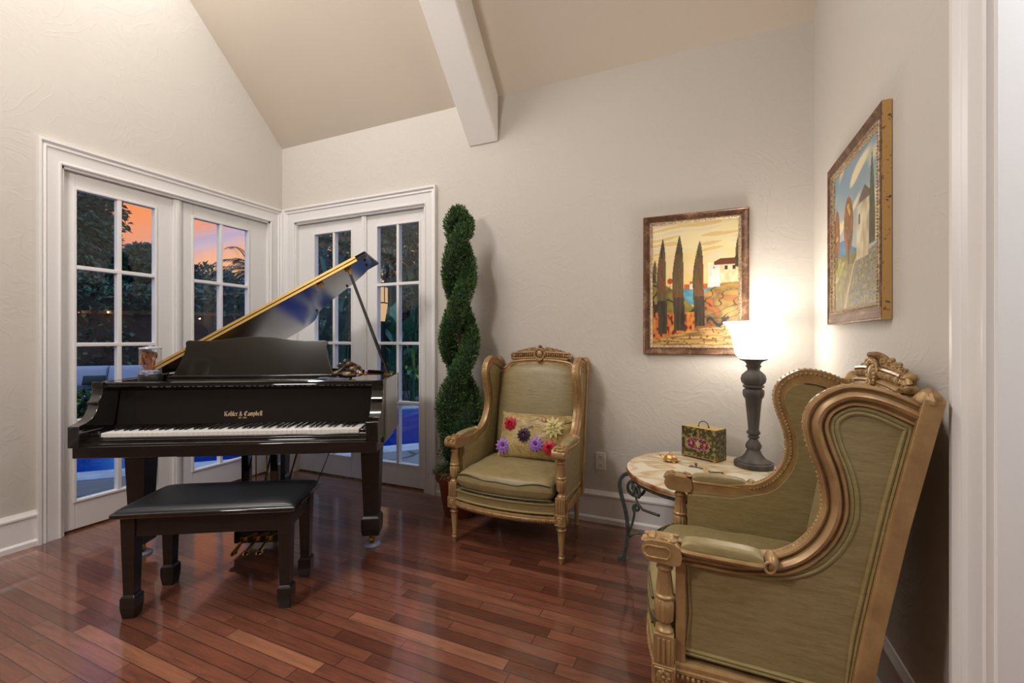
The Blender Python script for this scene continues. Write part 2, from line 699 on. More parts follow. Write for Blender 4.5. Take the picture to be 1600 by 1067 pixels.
def leaf_door(name, fr, u0, u1, g0, g1, gm, astragal=None):
    """u0..u1 leaf edges, g0..g1 glass edges, gm muntin centre"""
    D0, D1 = -.028, -.068    # depth range behind the wall face

    def bx(g, a, b, c, e, d0=D0, d1=D1):
        p, q = fr(a, d0, c), fr(b, d1, e)
        g.box(min(p[0], q[0]), max(p[0], q[0]), min(p[1], q[1]), max(p[1], q[1]), min(p[2], q[2]), max(p[2], q[2]))
    g = G()
    ZT = DZ - .018
    bx(g, u0, g0, .012, ZT)
    bx(g, g1, u1, .012, ZT)
    bx(g, g0, g1, .012, ZG0)
    bx(g, g0, g1, ZG1, ZT)
    # glazing bead round the glass
    s_ = .012
    for (a, b, c, e) in ((g0 - s_, g0 + .004, ZG0 - s_, ZG1 + s_), (g1 - .004, g1 + s_, ZG0 - s_, ZG1 + s_), (g0, g1, ZG0 - s_, ZG0 + .004), (g0, g1, ZG1 - .004, ZG1 + s_)):
        bx(g, a, b, c, e, D0 + .006, D1)
    if astragal:
        bx(g, astragal - .026, astragal + .026, .012, ZT, D0 + .018, D0)
        bx(g, astragal - .012, astragal + .012, .012, ZT, D0 + .024, D0)
    d = struct(name, g, TRIM, bevel=.003, smooth=False)
    d['kind'] = 'structure'
    g = G()
    mw = .0125
    bx(g, gm - mw, gm + mw, ZG0, ZG1, D0 + .002, D1 - .002)
    for z in ZM:
        bx(g, g0, g1, z - mw, z + mw, D0 + .003, D1 - .002)
    obj('muntin', g, TRIM, d, bevel=.004, smooth=False)
    g = G()
    bx(g, g0, g1, ZG0, ZG1, -.046, -.050)
    obj('glass', g, GLASS, d, smooth=False)
    return d


k = 1.008
leaf_door('door_1', frL, LL0 + .012, 2.022, 1.426, 1.862, 1.652, 1.998)
leaf_door('door_2', frL, 2.026, LL1 - .012, 2.117, 2.562, 2.332)
leaf_door('door_3', frB, LB0 + .012, -2.618, -3.194, -2.762, -2.966)
leaf_door('door_4', frB, -2.614, LB1 - .012, -2.486, -2.062, -2.276, -2.616)

# door thresholds
g = G()
g.box(XL - .14, XL - .03, LL0 + .012, LL1 - .012, 0, .01)
struct('trim_4', g, BRASSOLD, smooth=False)
g = G()
g.box(LB0 + .012, LB1 - .012, YB + .03, YB + .14, 0, .01)
struct('trim_5', g, BRASSOLD, smooth=False)

# ----- wall outlet
t = thing('wall_outlet', 'white duplex wall outlet above the baseboard beside the round table', 'outlet', (-.612, YB, .40))
g = G()
g.box(-.033, .033, -.006, 0, -.058, .058)
obj('cover_plate', g, mat('outlet_plate', srgb(226, 222, 214), .4), t, bevel=.003)
for zz in (-.026, .026):
    g = G()
    g.lathe([(0, 0), (.0165, 0), (.0165, .003), (0, .003)], 20)
    g.M = Matrix()
    for i, p in enumerate(g.v):
        g.v[i] = (p[0], -.006 - p[2], zz + p[1] * .85)
    g.f = [f[::-1] for f in g.f]
    s_ = obj('socket', g, mat('outlet_socket', srgb(214, 210, 200), .4), t)
    g = G()
    for xx in (-.006, .006):
        g.box(xx - .001, xx + .001, -.0096, -.0086, zz - .001, zz + .008)
    g.box(-.002, .002, -.0096, -.0086, zz - .010, zz - .006)
    obj('slot', g, KEYBLACK, s_, smooth=False)

# ================================================================= GRAND PIANO
PO = (-2.147, 1.449, 0)
PR = R(28.5)
piano = thing('grand_piano', 'black polished baby grand piano with raised lid in the corner between the glass doors', 'piano', PO, PR)
RT, RBOT = .985, .652
OUTL = [(.72, .08), (.72, .46), (.716, .55), (.70, .64), (.655, .73), (.58, .81), (.48, .885), (.36, .955), (.25, 1.02), (.165, 1.09), (.105, 1.17), (.055, 1.265), (-.005, 1.345), (-.09, 1.40), (-.2, 1.42), (-.45, 1.42), (-.58, 1.41), (-.665, 1.37), (-.71, 1.29), (-.71, .08)]
OUTS = [OUTL[0]] + [(p.x, p.y) for p in cr([(a, b, 0) for a, b in OUTL[1:-1]], 4)] + [OUTL[-1]]


def offset(pts, d):
    out = []
    n = len(pts)
    for i, p in enumerate(pts):
        a, b = Vector(pts[max(i - 1, 0)]), Vector(pts[min(i + 1, n - 1)])
        t = (b - a).normalized()
        out.append((p[0] - t.y * d, p[1] + t.x * d))
    return out


inn = offset(OUTS, .032)
inn2 = offset(OUTS, .05)


def behind(pts, y0=.44):
    q = [p for p in pts if p[1] > y0]
    return [(pts[0][0], y0)] + q + [(pts[-1][0], y0)]




def band(g, A, B, z0, z1):
    n = len(A)
    vs = [(*p, z0) for p in A] + [(*p, z1) for p in A] + [(*p, z1) for p in B] + [(*p, z0) for p in B]
    fs = []
    for i in range(n - 1):
        for k in range(4):
            k2 = (k + 1) % 4
            fs.append((k * n + i, k * n + i + 1, k2 * n + i + 1, k2 * n + i))
    fs += [(0, n, 2 * n, 3 * n), tuple(k * n + n - 1 for k in (3, 2, 1, 0))]
    g.add(vs, fs)


g = G()
band(g, OUTS, inn, RBOT, RT)
obj('rim', g, EBONY, piano, bevel=.003, angle=30)
g = G()
band(g, behind(inn), behind(inn2), RBOT + .02, .962)
obj('inner_rim', g, MAHOG, piano, angle=30)
g = G()
g.prism(behind(inn2), .868, .882, 'z')
o_ = obj('iron_plate', g, PLATE, piano)
g = G()
for i in range(60):
    x = -.60 + i * .0195
    y1 = 1.2 - max(0, (x + .2)) * .75
    if i < 22:
        g.tube([(x + .02, .5, .90), (x + .30, 1.22 - i * .002, .90)], .0012, 4)
    else:
        g.tube([(x, .5, .895), (x - .03, y1, .895)], .0009, 4)
obj('strings', g, CHROME, piano, smooth=False)
g = G()
g.prism(inn, RBOT + .005, RBOT + .02, 'z')
for i in range(4):
    g.box(-.60, .55 - .2 * i, .5 + .22 * i, .56 + .22 * i, RBOT - .05, RBOT + .006)
obj('soundboard', g, EBONYW, piano, smooth=False)

# cheeks (arms) with the S-curved front
AP = [(-.062, .685), (-.062, .786), (-.05, .790), (-.02, .797), (.008, .810), (.030, .830), (.044, .856), (.05, .872), (.044, .880), (.044, .888), (.062, .905), (.071, .935), (.074, .952), (.070, .958), (.070, RT), (.10, RT), (.10, .685)]
for x0, x1 in ((-.71, -.660), (.66, .72)):
    g = G()
    g.prism(AP, x0, x1, 'x')
    g.box(x0 + .001, x1 - .001, .095, .44, .66, RT - .001)
    obj('cheek', g, EBONY, piano, bevel=.004, seg=3, angle=30)
# keybed
g = G()
g.box(-.70, .712, -.050, .40, .632, .69)
g.box(-.28, .20, .02, .42, .612, .634)
obj('keybed', g, EBONY, piano, bevel=.004)
g = G()
g.prism([(-.048, .689), (-.048, .697), (-.042, .701), (-.030, .704), (-.030, .709), (-.022, .713), (-.012, .715), (-.012, .720), (-.006, .724), (-.003, .719), (-.003, .689)], -.66, .66, 'x')
obj('keyslip', g, EBONY, piano, angle=25)
for s_ in (-1, 1):
    g = G()
    xa, xb = sorted((s_ * .6125, s_ * .659))
    g.box(xa, xb, -.004, .17, .69, .742)
    g.ball((s_ * .637, .02, .742), (.009, .009, .006))
    obj('key_block', g, EBONY, piano, bevel=.004)
g = G()
g.box(-.66, .66, .148, .20, .69, .752)
g.box(-.612, .612, .138, .15, .735, .747)
obj('key_felt_rail', g, EBONYW, piano, smooth=False)

# keys: one mesh each, shared data
g = G()
g.box(-.01135, .01135, .0, .15, .716, .742)
wk = obj('white_key', g, IVORY, piano, bevel=.0012, smooth=False)
for i in range(52):
    k_ = wk if i == 0 else wk.copy()
    if i:
        C.objects.link(k_)
        k_.parent = piano
    k_.location.x = -.6115 + (i + .5) * .02352
g = G()
g.add([(-.0058, .049, .738), (.0058, .049, .738), (.0058, .15, .738), (-.0058, .15, .738), (-.0046, .056, .7535), (.0046, .056, .7535), (.0046, .15, .7535), (-.0046, .15, .7535)],
      [(3, 2, 1, 0), (4, 5, 6, 7), (0, 1, 5, 4), (1, 2, 6, 5), (2, 3, 7, 6), (3, 0, 4, 7)])
bk = obj('black_key', g, KEYBLACK, piano, bevel=.001, smooth=False)
first = True
for i in range(51):
    note = (i + 5) % 7          # 0 = C ; keyboard starts on A
    if note in (2, 6):
        continue
    sh = {0: -.0018, 1: .0018, 3: -.0022, 4: 0, 5: .0022}[note]
    k_ = bk if first else bk.copy()
    if not first:
        C.objects.link(k_)
        k_.parent = piano
    first = False
    k_.location.x = -.6115 + (i + 1) * .02352 + sh

# fallboard, tilted slightly back, with the gold lettering
FB0, FB1 = (.150, .752), (.188, .955)
g = G()
g.prism([FB0, FB1, (FB1[0] + .02, FB1[1]), (FB0[0] + .02, FB0[1])], -.659, .659, 'x')
fall = obj('fallboard', g, EBONY, piano, bevel=.003)


def onfall(x, s):            # s metres up the fallboard
    d = Vector((0, FB1[0] - FB0[0], FB1[1] - FB0[1])).normalized()
    return Vector((x, FB0[0], FB0[1])) + d * s + Vector((0, -.0008, .0001))


# broad-nib black-letter strokes, unit em 1 high
GL = {
    'K': (.78, [[(.12, .95), (.18, .85), (.16, .15), (.08, .05)], [(.16, .12), (.30, .02)], [(.22, .50), (.40, .72), (.52, .95), (.62, .88)], [(.22, .50), (.42, .46), (.50, .30), (.56, .06), (.70, .02)], [(.04, .78), (.12, .95)]]),
    'o': (.46, [[(.12, .55), (.10, .15), (.22, .02)], [(.12, .55), (.25, .66), (.36, .55), (.36, .14), (.22, .02)]]),
    'h': (.50, [[(.10, 1.0), (.14, .9), (.13, .1), (.18, .02)], [(.13, .55), (.28, .66), (.38, .54), (.38, .2), (.28, -.12)]]),
    'l': (.26, [[(.08, 1.0), (.13, .9), (.12, .1), (.21, .02)]]),
    'e': (.42, [[(.11, .55), (.10, .14), (.20, .02), (.32, .10)], [(.11, .55), (.22, .66), (.32, .54), (.12, .32)]]),
    'r': (.38, [[(.08, .64), (.13, .56), (.13, .1), (.2, .02)], [(.14, .5), (.24, .65), (.34, .6)]]),
    '&': (.74, [[(.60, .40), (.45, .05), (.22, .02), (.12, .2), (.22, .42), (.40, .66), (.36, .88), (.22, .88), (.18, .7), (.36, .4), (.66, .04)]]),
    'C': (.72, [[(.58, .80), (.44, .95), (.20, .85), (.10, .5), (.16, .15), (.36, .02), (.60, .15)], [(.34, .93), (.30, .5), (.36, .06)], [(.58, .95), (.60, .70)]]),
    'a': (.46, [[(.10, .58), (.22, .66), (.33, .56), (.33, .1), (.41, .02)], [(.33, .38), (.12, .28), (.12, .08), (.22, .02), (.33, .14)]]),
    'm': (.72, [[(.08, .64), (.13, .56), (.13, .08), (.18, .02)], [(.14, .52), (.27, .66), (.35, .56), (.35, .08), (.40, .02)], [(.36, .52), (.49, .66), (.58, .56), (.58, .08), (.66, .02)]]),
    'p': (.48, [[(.10, .68), (.14, .58), (.14, -.22), (.10, -.3)], [(.14, .54), (.27, .66), (.37, .54), (.37, .12), (.25, .02), (.14, .1)]]),
    'b': (.48, [[(.08, 1.0), (.13, .9), (.12, .1), (.22, .02), (.36, .12), (.36, .52), (.26, .66), (.13, .54)]]),
}
g = G()


def stroke(pts, x0, y0, s, nib=.085, ang=R(42)):
    nx, ny = nib * math.cos(ang), nib * math.sin(ang)
    for a, b in zip(pts, pts[1:]):
        q = [(a[0] - nx, a[1] - ny), (b[0] - nx, b[1] - ny), (b[0] + nx, b[1] + ny), (a[0] + nx, a[1] + ny)]
        g.add([onfall(x0 + s * u, y0 + s * w) for u, w in q], [(0, 1, 2, 3)])


word = [('Kohler', 0), ('&', .28), ('Campbell', .28)]
tot = sum(GL[c][0] for w, _ in word for c in w) + .56
S_ = .195 / tot
cx_ = -.03 - .195 / 2
for w, sp in word:
    cx_ += sp * S_
    for c in w:
        for st in GL[c][1]:
            stroke(st, cx_, .040, S_)
        cx_ += GL[c][0] * S_
obj('lettering', g, mat('gold_lettering', srgb(226, 196, 158), .45, .2), fall, smooth=False, recalc=False)
FONT = {'E': [(0, 0, 0, 1), (0, 0, .6, 0), (0, .5, .5, .5), (0, 1, .6, 1)], 'S': [(0, 0, .6, 0), (.6, 0, .6, .5), (.6, .5, 0, .5), (0, .5, 0, 1), (0, 1, .6, 1)], 'T': [(0, 1, .7, 1), (.35, 0, .35, 1)], '.': [(0, 0, .08, 0)],
        '1': [(.2, 0, .2, 1)], '8': [(0, 0, .5, 0), (.5, 0, .5, 1), (.5, 1, 0, 1), (0, 1, 0, 0), (0, .5, .5, .5)], '9': [(.5, 0, .5, 1), (.5, 1, 0, 1), (0, 1, 0, .5), (0, .5, .5, .5)], '6': [(0, 0, .5, 0), (.5, 0, .5, .5), (.5, .5, 0, .5), (0, 0, 0, 1), (0, 1, .5, 1)], ' ': []}
g = G()
xx = -.03 - .0215
for c in 'EST. 1896':
    for (a, b, e, f) in FONT[c]:
        h_ = .0062
        w_ = .0006
        p, q = Vector((xx + a * h_ * .8, b * h_)), Vector((xx + e * h_ * .8, f * h_))
        d = (q - p).normalized() * w_
        n_ = Vector((-d.y, d.x))
        g.add([onfall(*(p - d - n_ + Vector((0, .027)))), onfall(*(q + d - n_ + Vector((0, .027)))), onfall(*(q + d + n_ + Vector((0, .027)))), onfall(*(p - d + n_ + Vector((0, .027))))], [(0, 1, 2, 3)])
    xx += .0048 if c != ' ' else .003
obj('lettering', g, bpy.data.materials['gold_lettering'], fall, smooth=False, recalc=False)

# shelf above the fallboard and tuning-pin area
g = G()
g.prism([(.085, .955), (.080, .960), (.080, .964), (.086, .966), (.086, .978), (.092, .983), (.43, .983), (.43, .955)], -.66, .66, 'x')
obj('music_shelf', g, EBONY, piano, angle=25)

# music desk with shaped top
DC = -.06
half = [(.455, 0), (.447, .004), (.430, .03), (.415, .065), (.402, .105), (.394, .15), (.392, .18), (.396, .195), (.393, .207), (.38, .212), (.33, .2105), (.27, .210), (.20, .215), (.13, .226), (.07, .232), (0, .234)]
pts = [(DC + x, z) for x, z in half] + [(DC - x, z) for x, z in half[-2::-1]]
g = G()
g.M = Matrix.Translation((0, .345, .984)) @ Matrix.Rotation(R(-12), 4, 'X')
g.prism(pts, -.009, .009, 'y')
g.M = Matrix.Translation((0, .345, .984))
g.box(DC - .44, DC + .44, -.05, .0, 0, .012)
obj('music_desk', g, mat('desk_ebony', (.016, .0135, .010), .16, 0, Coat_Weight=.7, Coat_Roughness=.12), piano, bevel=.004, seg=2, angle=35)
for s_ in (-1, 1):
    g = G()
    g.tube(cr([(DC + s_ * .4, .37, .99), (DC + s_ * .36, .42, 1.06), (DC + s_ * .34, .40, 1.12)], 4), .005, 6)
    obj('desk_bracket', g, BRASS, piano)

HINGE = mat('satin_brass', srgb(226, 186, 110), .42, .75)
# lid: hinged on the bass side, raised 29.8 degrees; folded front flap lies on top
LA = R(29.8)
LM = Matrix.Translation((-.71, 0, RT)) @ Matrix.Rotation(-LA, 4, 'Y')
lidpts = offset(OUTS, -.018)
lp = [(p[0] + .71, p[1]) for p in lidpts if p[1] > .455]
lp = [(1.448, .448)] + lp + [(0.0, .448)]
lp = [(max(a, 0.0), b) for a, b in lp]
g = G()
g.M = LM
g.prism(lp, .002, .020, 'z')
lid = obj('lid', g, EBONYS, piano, bevel=.003, angle=30)
g = G()
g.M = LM
g.box(0.0, 1.452, .450, .83, .0225, .0405)
obj('lid_front_flap', g, EBONY, piano, bevel=.003)
for za, zb in ((.0045, .0185), (.0245, .0385)):
    g = G()
    g.M = LM
    g.box(.06, 1.385, .4435, .4515, za, zb)
    obj('piano_hinge', g, HINGE, piano, smooth=False)
g = G()
g.M = LM
for (a, b) in ((1.40, .62), (1.18, .86), (.86, 1.07), (1.42, .50), (.3, 1.39)):
    g.lathe([(0, -.006), (.007, -.006), (.008, .003), (0, .003)], 10, (a, b, 0))
obj('lid_bumper', g, KEYBLACK, piano)
g = G()
g.M = LM
g.box(1.285, 1.325, .475, .515, -.012, .004)
g.box(1.10, 1.135, .46, .485, -.02, .004)
g.box(1.10, 1.135, .46, .467, -.02, .004)
obj('prop_socket', g, BRASS, piano, bevel=.003)
g = G()
top = LM @ Vector((1.305, .495, -.006))
bot = Vector((.668, .47, .985))
g.tube([bot, bot + (top - bot) * .1, bot + (top - bot) * .93, top], .009, 8, radii=[.012, .0105, .009, .007])
obj('lid_prop', g, EBONY, piano)
g = G()
d_ = (top - bot).normalized()
g.tube([top - d_ * .05, top - d_ * .002], .0082, 8)
g.box(.645, .69, .45, .49, .982, .992)
obj('prop_ferrule', g, BRASS, piano)
g = G()
for yy in (.6, 1.1):
    g.box(-.722, -.706, yy - .03, yy + .03, .96, 1.0)
obj('lid_hinge', g, BRASS, piano, smooth=False)

# legs: bracketed top, square taper, spade block, brass caster


def pleg(x, y, zt):
    g = G()
    prof = [(.066, zt), (.066, zt - .012), (.0625, zt - .022), (.056, zt - .05), (.0535, zt - .075), (.0525, zt - .095), (.041, .190), (.041, .183), (.052, .166), (.052, .105), (.047, .070)]
    for a, b in zip(prof, prof[1:]):
        g.taper(x, y, b[1], a[1], b[0], b[0], a[0], a[0])
    o = obj('leg', g, EBONYW, piano, bevel=.003, smooth=False)
    c = G()
    c.lathe([(0, .070), (.02, .070), (.018, .056), (.010, .05), (.010, .042), (0, .042)], 14, (x, y, 0))
    c.box(x - .014, x - .009, y - .012, y + .012, .018, .058)
    c.box(x + .009, x + .014, y - .012, y + .012, .018, .058)
    v0 = len(c.v)
    c.lathe([(0, -.008), (.021, -.008), (.021, .008), (0, .008)], 18)
    for i in range(v0, len(c.v)):
        p = c.v[i]
        c.v[i] = (x + p[2], y + p[0], .0295 + p[1])
    obj('caster', c, BRASS, o)
    w = Matrix.Translation(PO) @ Matrix.Rotation(PR, 4, 'Z') @ Vector((x, y, 0))
    return w


lw = [pleg(-.655, .325, .634), pleg(.605, .325, .634), pleg(-.25, 1.15, .655)]

CUP = glassmat('cup_glass', (.80, .84, .92), .9, 1.5)
CUPB = mat('cup_plastic', srgb(170, 178, 200), .15, 0, Alpha=.75)
for w, lab in zip(lw, ('clear caster cup on the floor under the front left piano leg beside the bench', 'clear caster cup on the floor under the front right piano leg', 'clear caster cup under the tail leg of the piano, behind the pedal lyre')):
    g = G()
    g.lathe([(0, 0), (.047, 0), (.050, .003), (.048, .010), (.040, .017), (.036, .018), (.032, .010), (.028, .0075), (0, .0075)], 28)
    tag(obj('caster_cup', g, CUPB, loc=(w.x, w.y, 0)), lab, 'caster cup', 'caster cups under the piano legs')

# lyre with pedals
LX, LY = -.030, .355
g = G()
for s_ in (-1, 1):
    g.taper(LX + s_ * .079, LY, .125, .63, .022, .02, .022, .02)
g.box(LX - .11, LX + .11, LY - .03, LY + .03, .595, .634)
g.box(LX - .06, LX + .06, LY - .018, LY + .018, .56, .60)
obj('lyre', g, EBONY, piano, bevel=.004)
g = G()
g.prism([(LX - .125, .045), (LX + .125, .045), (LX + .125, .11), (LX + .105, .125), (LX - .105, .125), (LX - .125, .11)], LY - .05, LY + .07, 'y')
g.box(LX - .07, LX + .07, LY - .035, LY + .04, .124, .145)
obj('pedal_box', g, EBONY, piano, bevel=.004)
g = G()
g.box(LX - .055, LX + .055, LY - .037, LY - .033, .127, .142)
obj('trim_plate', g, CHROME, piano, smooth=False)
for k_ in (-1, 0, 1):
    g = G()
    xx = LX + k_ * .068
    path = cr([(xx, LY - .045, .068), (xx, LY - .085, .064), (xx, LY - .13, .052), (xx, LY - .165, .043)], 4)
    g.sweep(path, circ(.011, 10, 1.0), (0, 0, 1), scale=[.75 + .5 * i / (len(path) - 1) for i in range(len(path))])
    for i, p in enumerate(g.v):
        pass
    p0 = obj('pedal', g, BRASS, piano)
    g = G()
    g.ball((xx, LY - .165, .042), (.019, .026, .009), 14, 8)
    g.box(xx - .019, xx + .019, LY - .054, LY - .048, .056, .082)
    obj('pedal_toe', g, BRASS, p0)
for k_ in (-.03, .03):
    g = G()
    g.tube([(LX + k_, LY + .005, .14), (LX + k_, LY + .005, .62)], .0035, 6)
    obj('pedal_rod', g, BRASSOLD, piano)
for s_ in (-1, 1):
    g = G()
    g.tube([(LX + s_ * .06, LY + .06, .10), (LX + s_ * .09, LY + .42, .62)], .006, 6)
    obj('lyre_brace', g, EBONYW, piano)
# ================================================================= BENCH
bench = thing('piano_bench', 'black piano bench with padded leather top in front of the grand piano', 'bench', (-2.062, 1.358, 0), R(30.3))
BL, BW, BH = .748, .366, .478
g = G()
g.box(-BL / 2, BL / 2, -BW / 2, BW / 2, BH - .040, BH - .018)
obj('seat_board', g, EBONY, bench, bevel=.007, seg=3)
g = G()
g.cushion(lambda u, v: ((u * (BL / 2 - .008), v * (BW / 2 - .008), BH - .018), (0, 0, 1)), .022, 10, .45, 26, 18)
obj('cushion', g, LEATHER, bench, angle=60)
ax_, ay_ = .318, .128
for sx in (-1, 1):
    for sy in (-1, 1):
        g = G()
        x, y = sx * ax_, sy * ay_
        for (za, zb, a, b) in ((.10, BH - .04, .022, .029), (.088, .10, .030, .022), (.045, .088, .030, .030), (0, .045, .024, .030)):
            g.taper(x, y, za, zb, a, a, b, b)
        obj('leg', g, EBONYW, bench, bevel=.0025, smooth=False)
for (x0, x1, y0, y1) in ((-ax_ + .028, ax_ - .028, -ay_ - .02, -ay_ + .002), (-ax_ + .028, ax_ - .028, ay_ - .002, ay_ + .02), (-ax_ - .02, -ax_ + .002, -ay_ + .028, ay_ - .028), (ax_ - .002, ax_ + .02, -ay_ + .028, ay_ - .028)):
    g = G()
    g.box(x0, x1, y0, y1, BH - .128, BH - .04)
    obj('apron', g, EBONYW, bench, bevel=.002, smooth=False)
g = G()
g.ball((ax_ + .018, -ay_ + .12, BH - .085), .007)
g.ball((ax_ + .018, ay_ - .06, BH - .085), .007)
obj('bolt', g, KEYBLACK, bench)


def pw(x, y, z):
    v = Matrix.Translation(PO) @ Matrix.Rotation(PR, 4, 'Z') @ Vector((x, y, z))
    return (v.x, v.y, v.z)


# ----- jar with dried branches
jar = thing('glass_jar', 'clear glass jar of amber branches, dark based, on the left end of the piano', 'jar', pw(-.485, .145, .983))
g = G()
g.lathe([(0, 0), (.050, 0), (.052, .004), (.052, .030), (.049, .036), (0, .036)], 32)
obj('base', g, mat('dark_jar_base', (.02, .018, .018), .35), jar, angle=30)
g = G()
g.lathe([(.0445, .036), (.047, .036), (.047, .165), (.0445, .165), (.0445, .036)], 36)
obj('glass_cylinder', g, JARG, jar)
g = G()
g.lathe([(0, .166), (.048, .166), (.049, .169), (.047, .174), (.02, .178), (.008, .180), (.008, .188), (0, .189)], 32)
obj('lid', g, mat('pale_jar_lid', srgb(170, 172, 186), .15), jar)
g = G()
g.lathe([(0, .0362), (.043, .0362), (.043, .05), (.03, .057), (0, .052)], 24)
obj('pebbles', g, mat('blue_white_pebbles', srgb(200, 210, 225), .3, 0, srgb(70, 100, 150), 60, bump=.8, bscale=140), jar)
g = G()
for i in range(16):
    a = i * .7
    p0 = Vector((.012 * math.cos(a), .012 * math.sin(a), .05))
    p1 = p0 + Vector((rnd.uniform(-.02, .02), rnd.uniform(-.02, .02), .04))
    p2 = p1 + Vector((rnd.uniform(-.014, .014), rnd.uniform(-.014, .014), .035))
    p3 = p2 + Vector((rnd.uniform(-.01, .01), rnd.uniform(-.01, .01), rnd.uniform(.01, .03)))
    g.tube(cr([p0, p1, p2, p3], 3), .0042, 5, radii=None)
obj('branch', g, mat('amber_branch', srgb(206, 128, 70), .35, 0, srgb(120, 60, 30), 40), jar)

# ----- bronze figurine and a booklet on the right end
fig = thing('bronze_figurine', 'small bronze figurine lying across a rough rock on the right end of the piano', 'figurine', pw(.50, .20, .989), PR)
BRONZE = mat('bronze', srgb(62, 50, 38), .3, .7, srgb(150, 128, 92), 40, bump=.6, bscale=90, lo=.45, hi=.8)
g = G()
g.ball((0, 0, .018), (.062, .035, .02), 18, 8)
g.ball((.03, .005, .038), (.042, .03, .03), 14, 8)
for i, v in enumerate(g.v):
    n_ = mnoise.noise(Vector(v) * 34) * .008
    g.v[i] = (v[0] + n_, v[1] + n_ * .6, max(0, v[2] + n_))
obj('rock', g, BRONZE, fig)
g = G()
g.tube(cr([(-.078, -.012, .016), (-.055, -.014, .024), (-.03, -.012, .045), (-.005, -.006, .066), (.02, 0, .072), (.05, .004, .066)], 4), .01, 8, radii=[.012 + .006 * math.sin(i * .55) for i in range(21)])
g.ball((-.012, -.006, .088), (.012, .012, .014), 10, 7)
g.tube(cr([(-.02, -.01, .07), (-.038, -.014, .075), (-.05, -.014, .06)], 4), .006, 6)
g.tube(cr([(.05, .004, .066), (.066, .0, .052), (.075, -.004, .03)], 4), .009, 6)
obj('figure', g, BRONZE, fig)
g = G()
for i in range(14):
    g.ball((.07 + rnd.uniform(-.035, .035), rnd.uniform(-.02, .02), .012 + rnd.uniform(0, .022)), rnd.uniform(.007, .012), 8, 5, mi=i % 3)
obj('bead_cluster', g, [mat('amber_beads', srgb(190, 110, 50), .2), mat('lilac_beads', srgb(150, 130, 170), .2), BRASS], fig)

g = G()
g.box(-.10, .07, -.045, .06, 0, .005)
bk_ = tag(obj('booklet', g, mat('booklet_cover', srgb(36, 44, 66), .6, 0, srgb(120, 130, 150), 9, lo=.52, hi=.58), loc=pw(.45, .175, .9835)), 'thin dark blue booklet lying under the bronze figurine on the piano', 'booklet')
bk_.rotation_euler = (0, 0, PR + .1)

# ----- cord hanging behind the bench
g = G()
a, b = Vector(pw(.24, .93, .601)), Vector((-2.56, 2.20, 0))
g.tube(cr([a, a.lerp(b, .3) + Vector((0, 0, -.05)), a.lerp(b, .7) + Vector((0, 0, -.06)), b + Vector((0, 0, .02)), b + Vector((-.02, -.06, .004)), (-2.52, 1.95, .004), (-2.40, 1.80, .004)], 8), .0035, 6)
tag(obj('power_cord', g, mat('brown_cord', srgb(58, 40, 30), .5)), 'thin brown cord hanging from under the piano to the floor, behind the bench', 'cord')

# ================================================================= WINGED BERGERE ARMCHAIRS
def T(y, z):
    return ((y + .042) * .95, 1.2 - (1.2 - z) * .975)


HW = .330                                      # half width at the front posts


def xw(y):                                     # half width shrinks a little to the back
    return HW - .012 * max(0, min(1, y / .5))


WC = [T(*p) for p in [(.225, .580), (.268, .590), (.318, .622), (.360, .672), (.386, .732), (.391, .784), (.381, .850), (.357, .922), (.347, .975), (.362, 1.018), (.398, 1.046), (.436, 1.055), (.495, 1.043), (.572, 1.006)]]
WI = [T(*p) for p in [(.225, .556), (.285, .572), (.345, .606), (.392, .666), (.416, .728), (.421, .784), (.411, .85), (.386, .922), (.377, .975), (.393, 1.006), (.43, 1.025), (.48, 1.018), (.548, .985)]]
POST = [(.446, .235), (.457, .30), (.490, .50), (.535, .75), (.588, 1.0), (.600, 1.055)]   # rear post centre line (y,z)


def post_y(z):
    for (a, b), (c, d) in zip(POST, POST[1:]):
        if z <= d or (c, d) == POST[-1]:
            return a + (c - a) * (z - b) / (d - b)


MOLD = [(-.026, -.027), (.004, -.030), (.013, -.027), (.015, -.022), (.012, -.018), (.004, -.016), (.004, -.013), (.016, -.008), (.022, 0), (.018, .008), (.008, .012), (.006, .015), (.014, .018), (.014, .023), (.006, .027), (-.026, .025)]


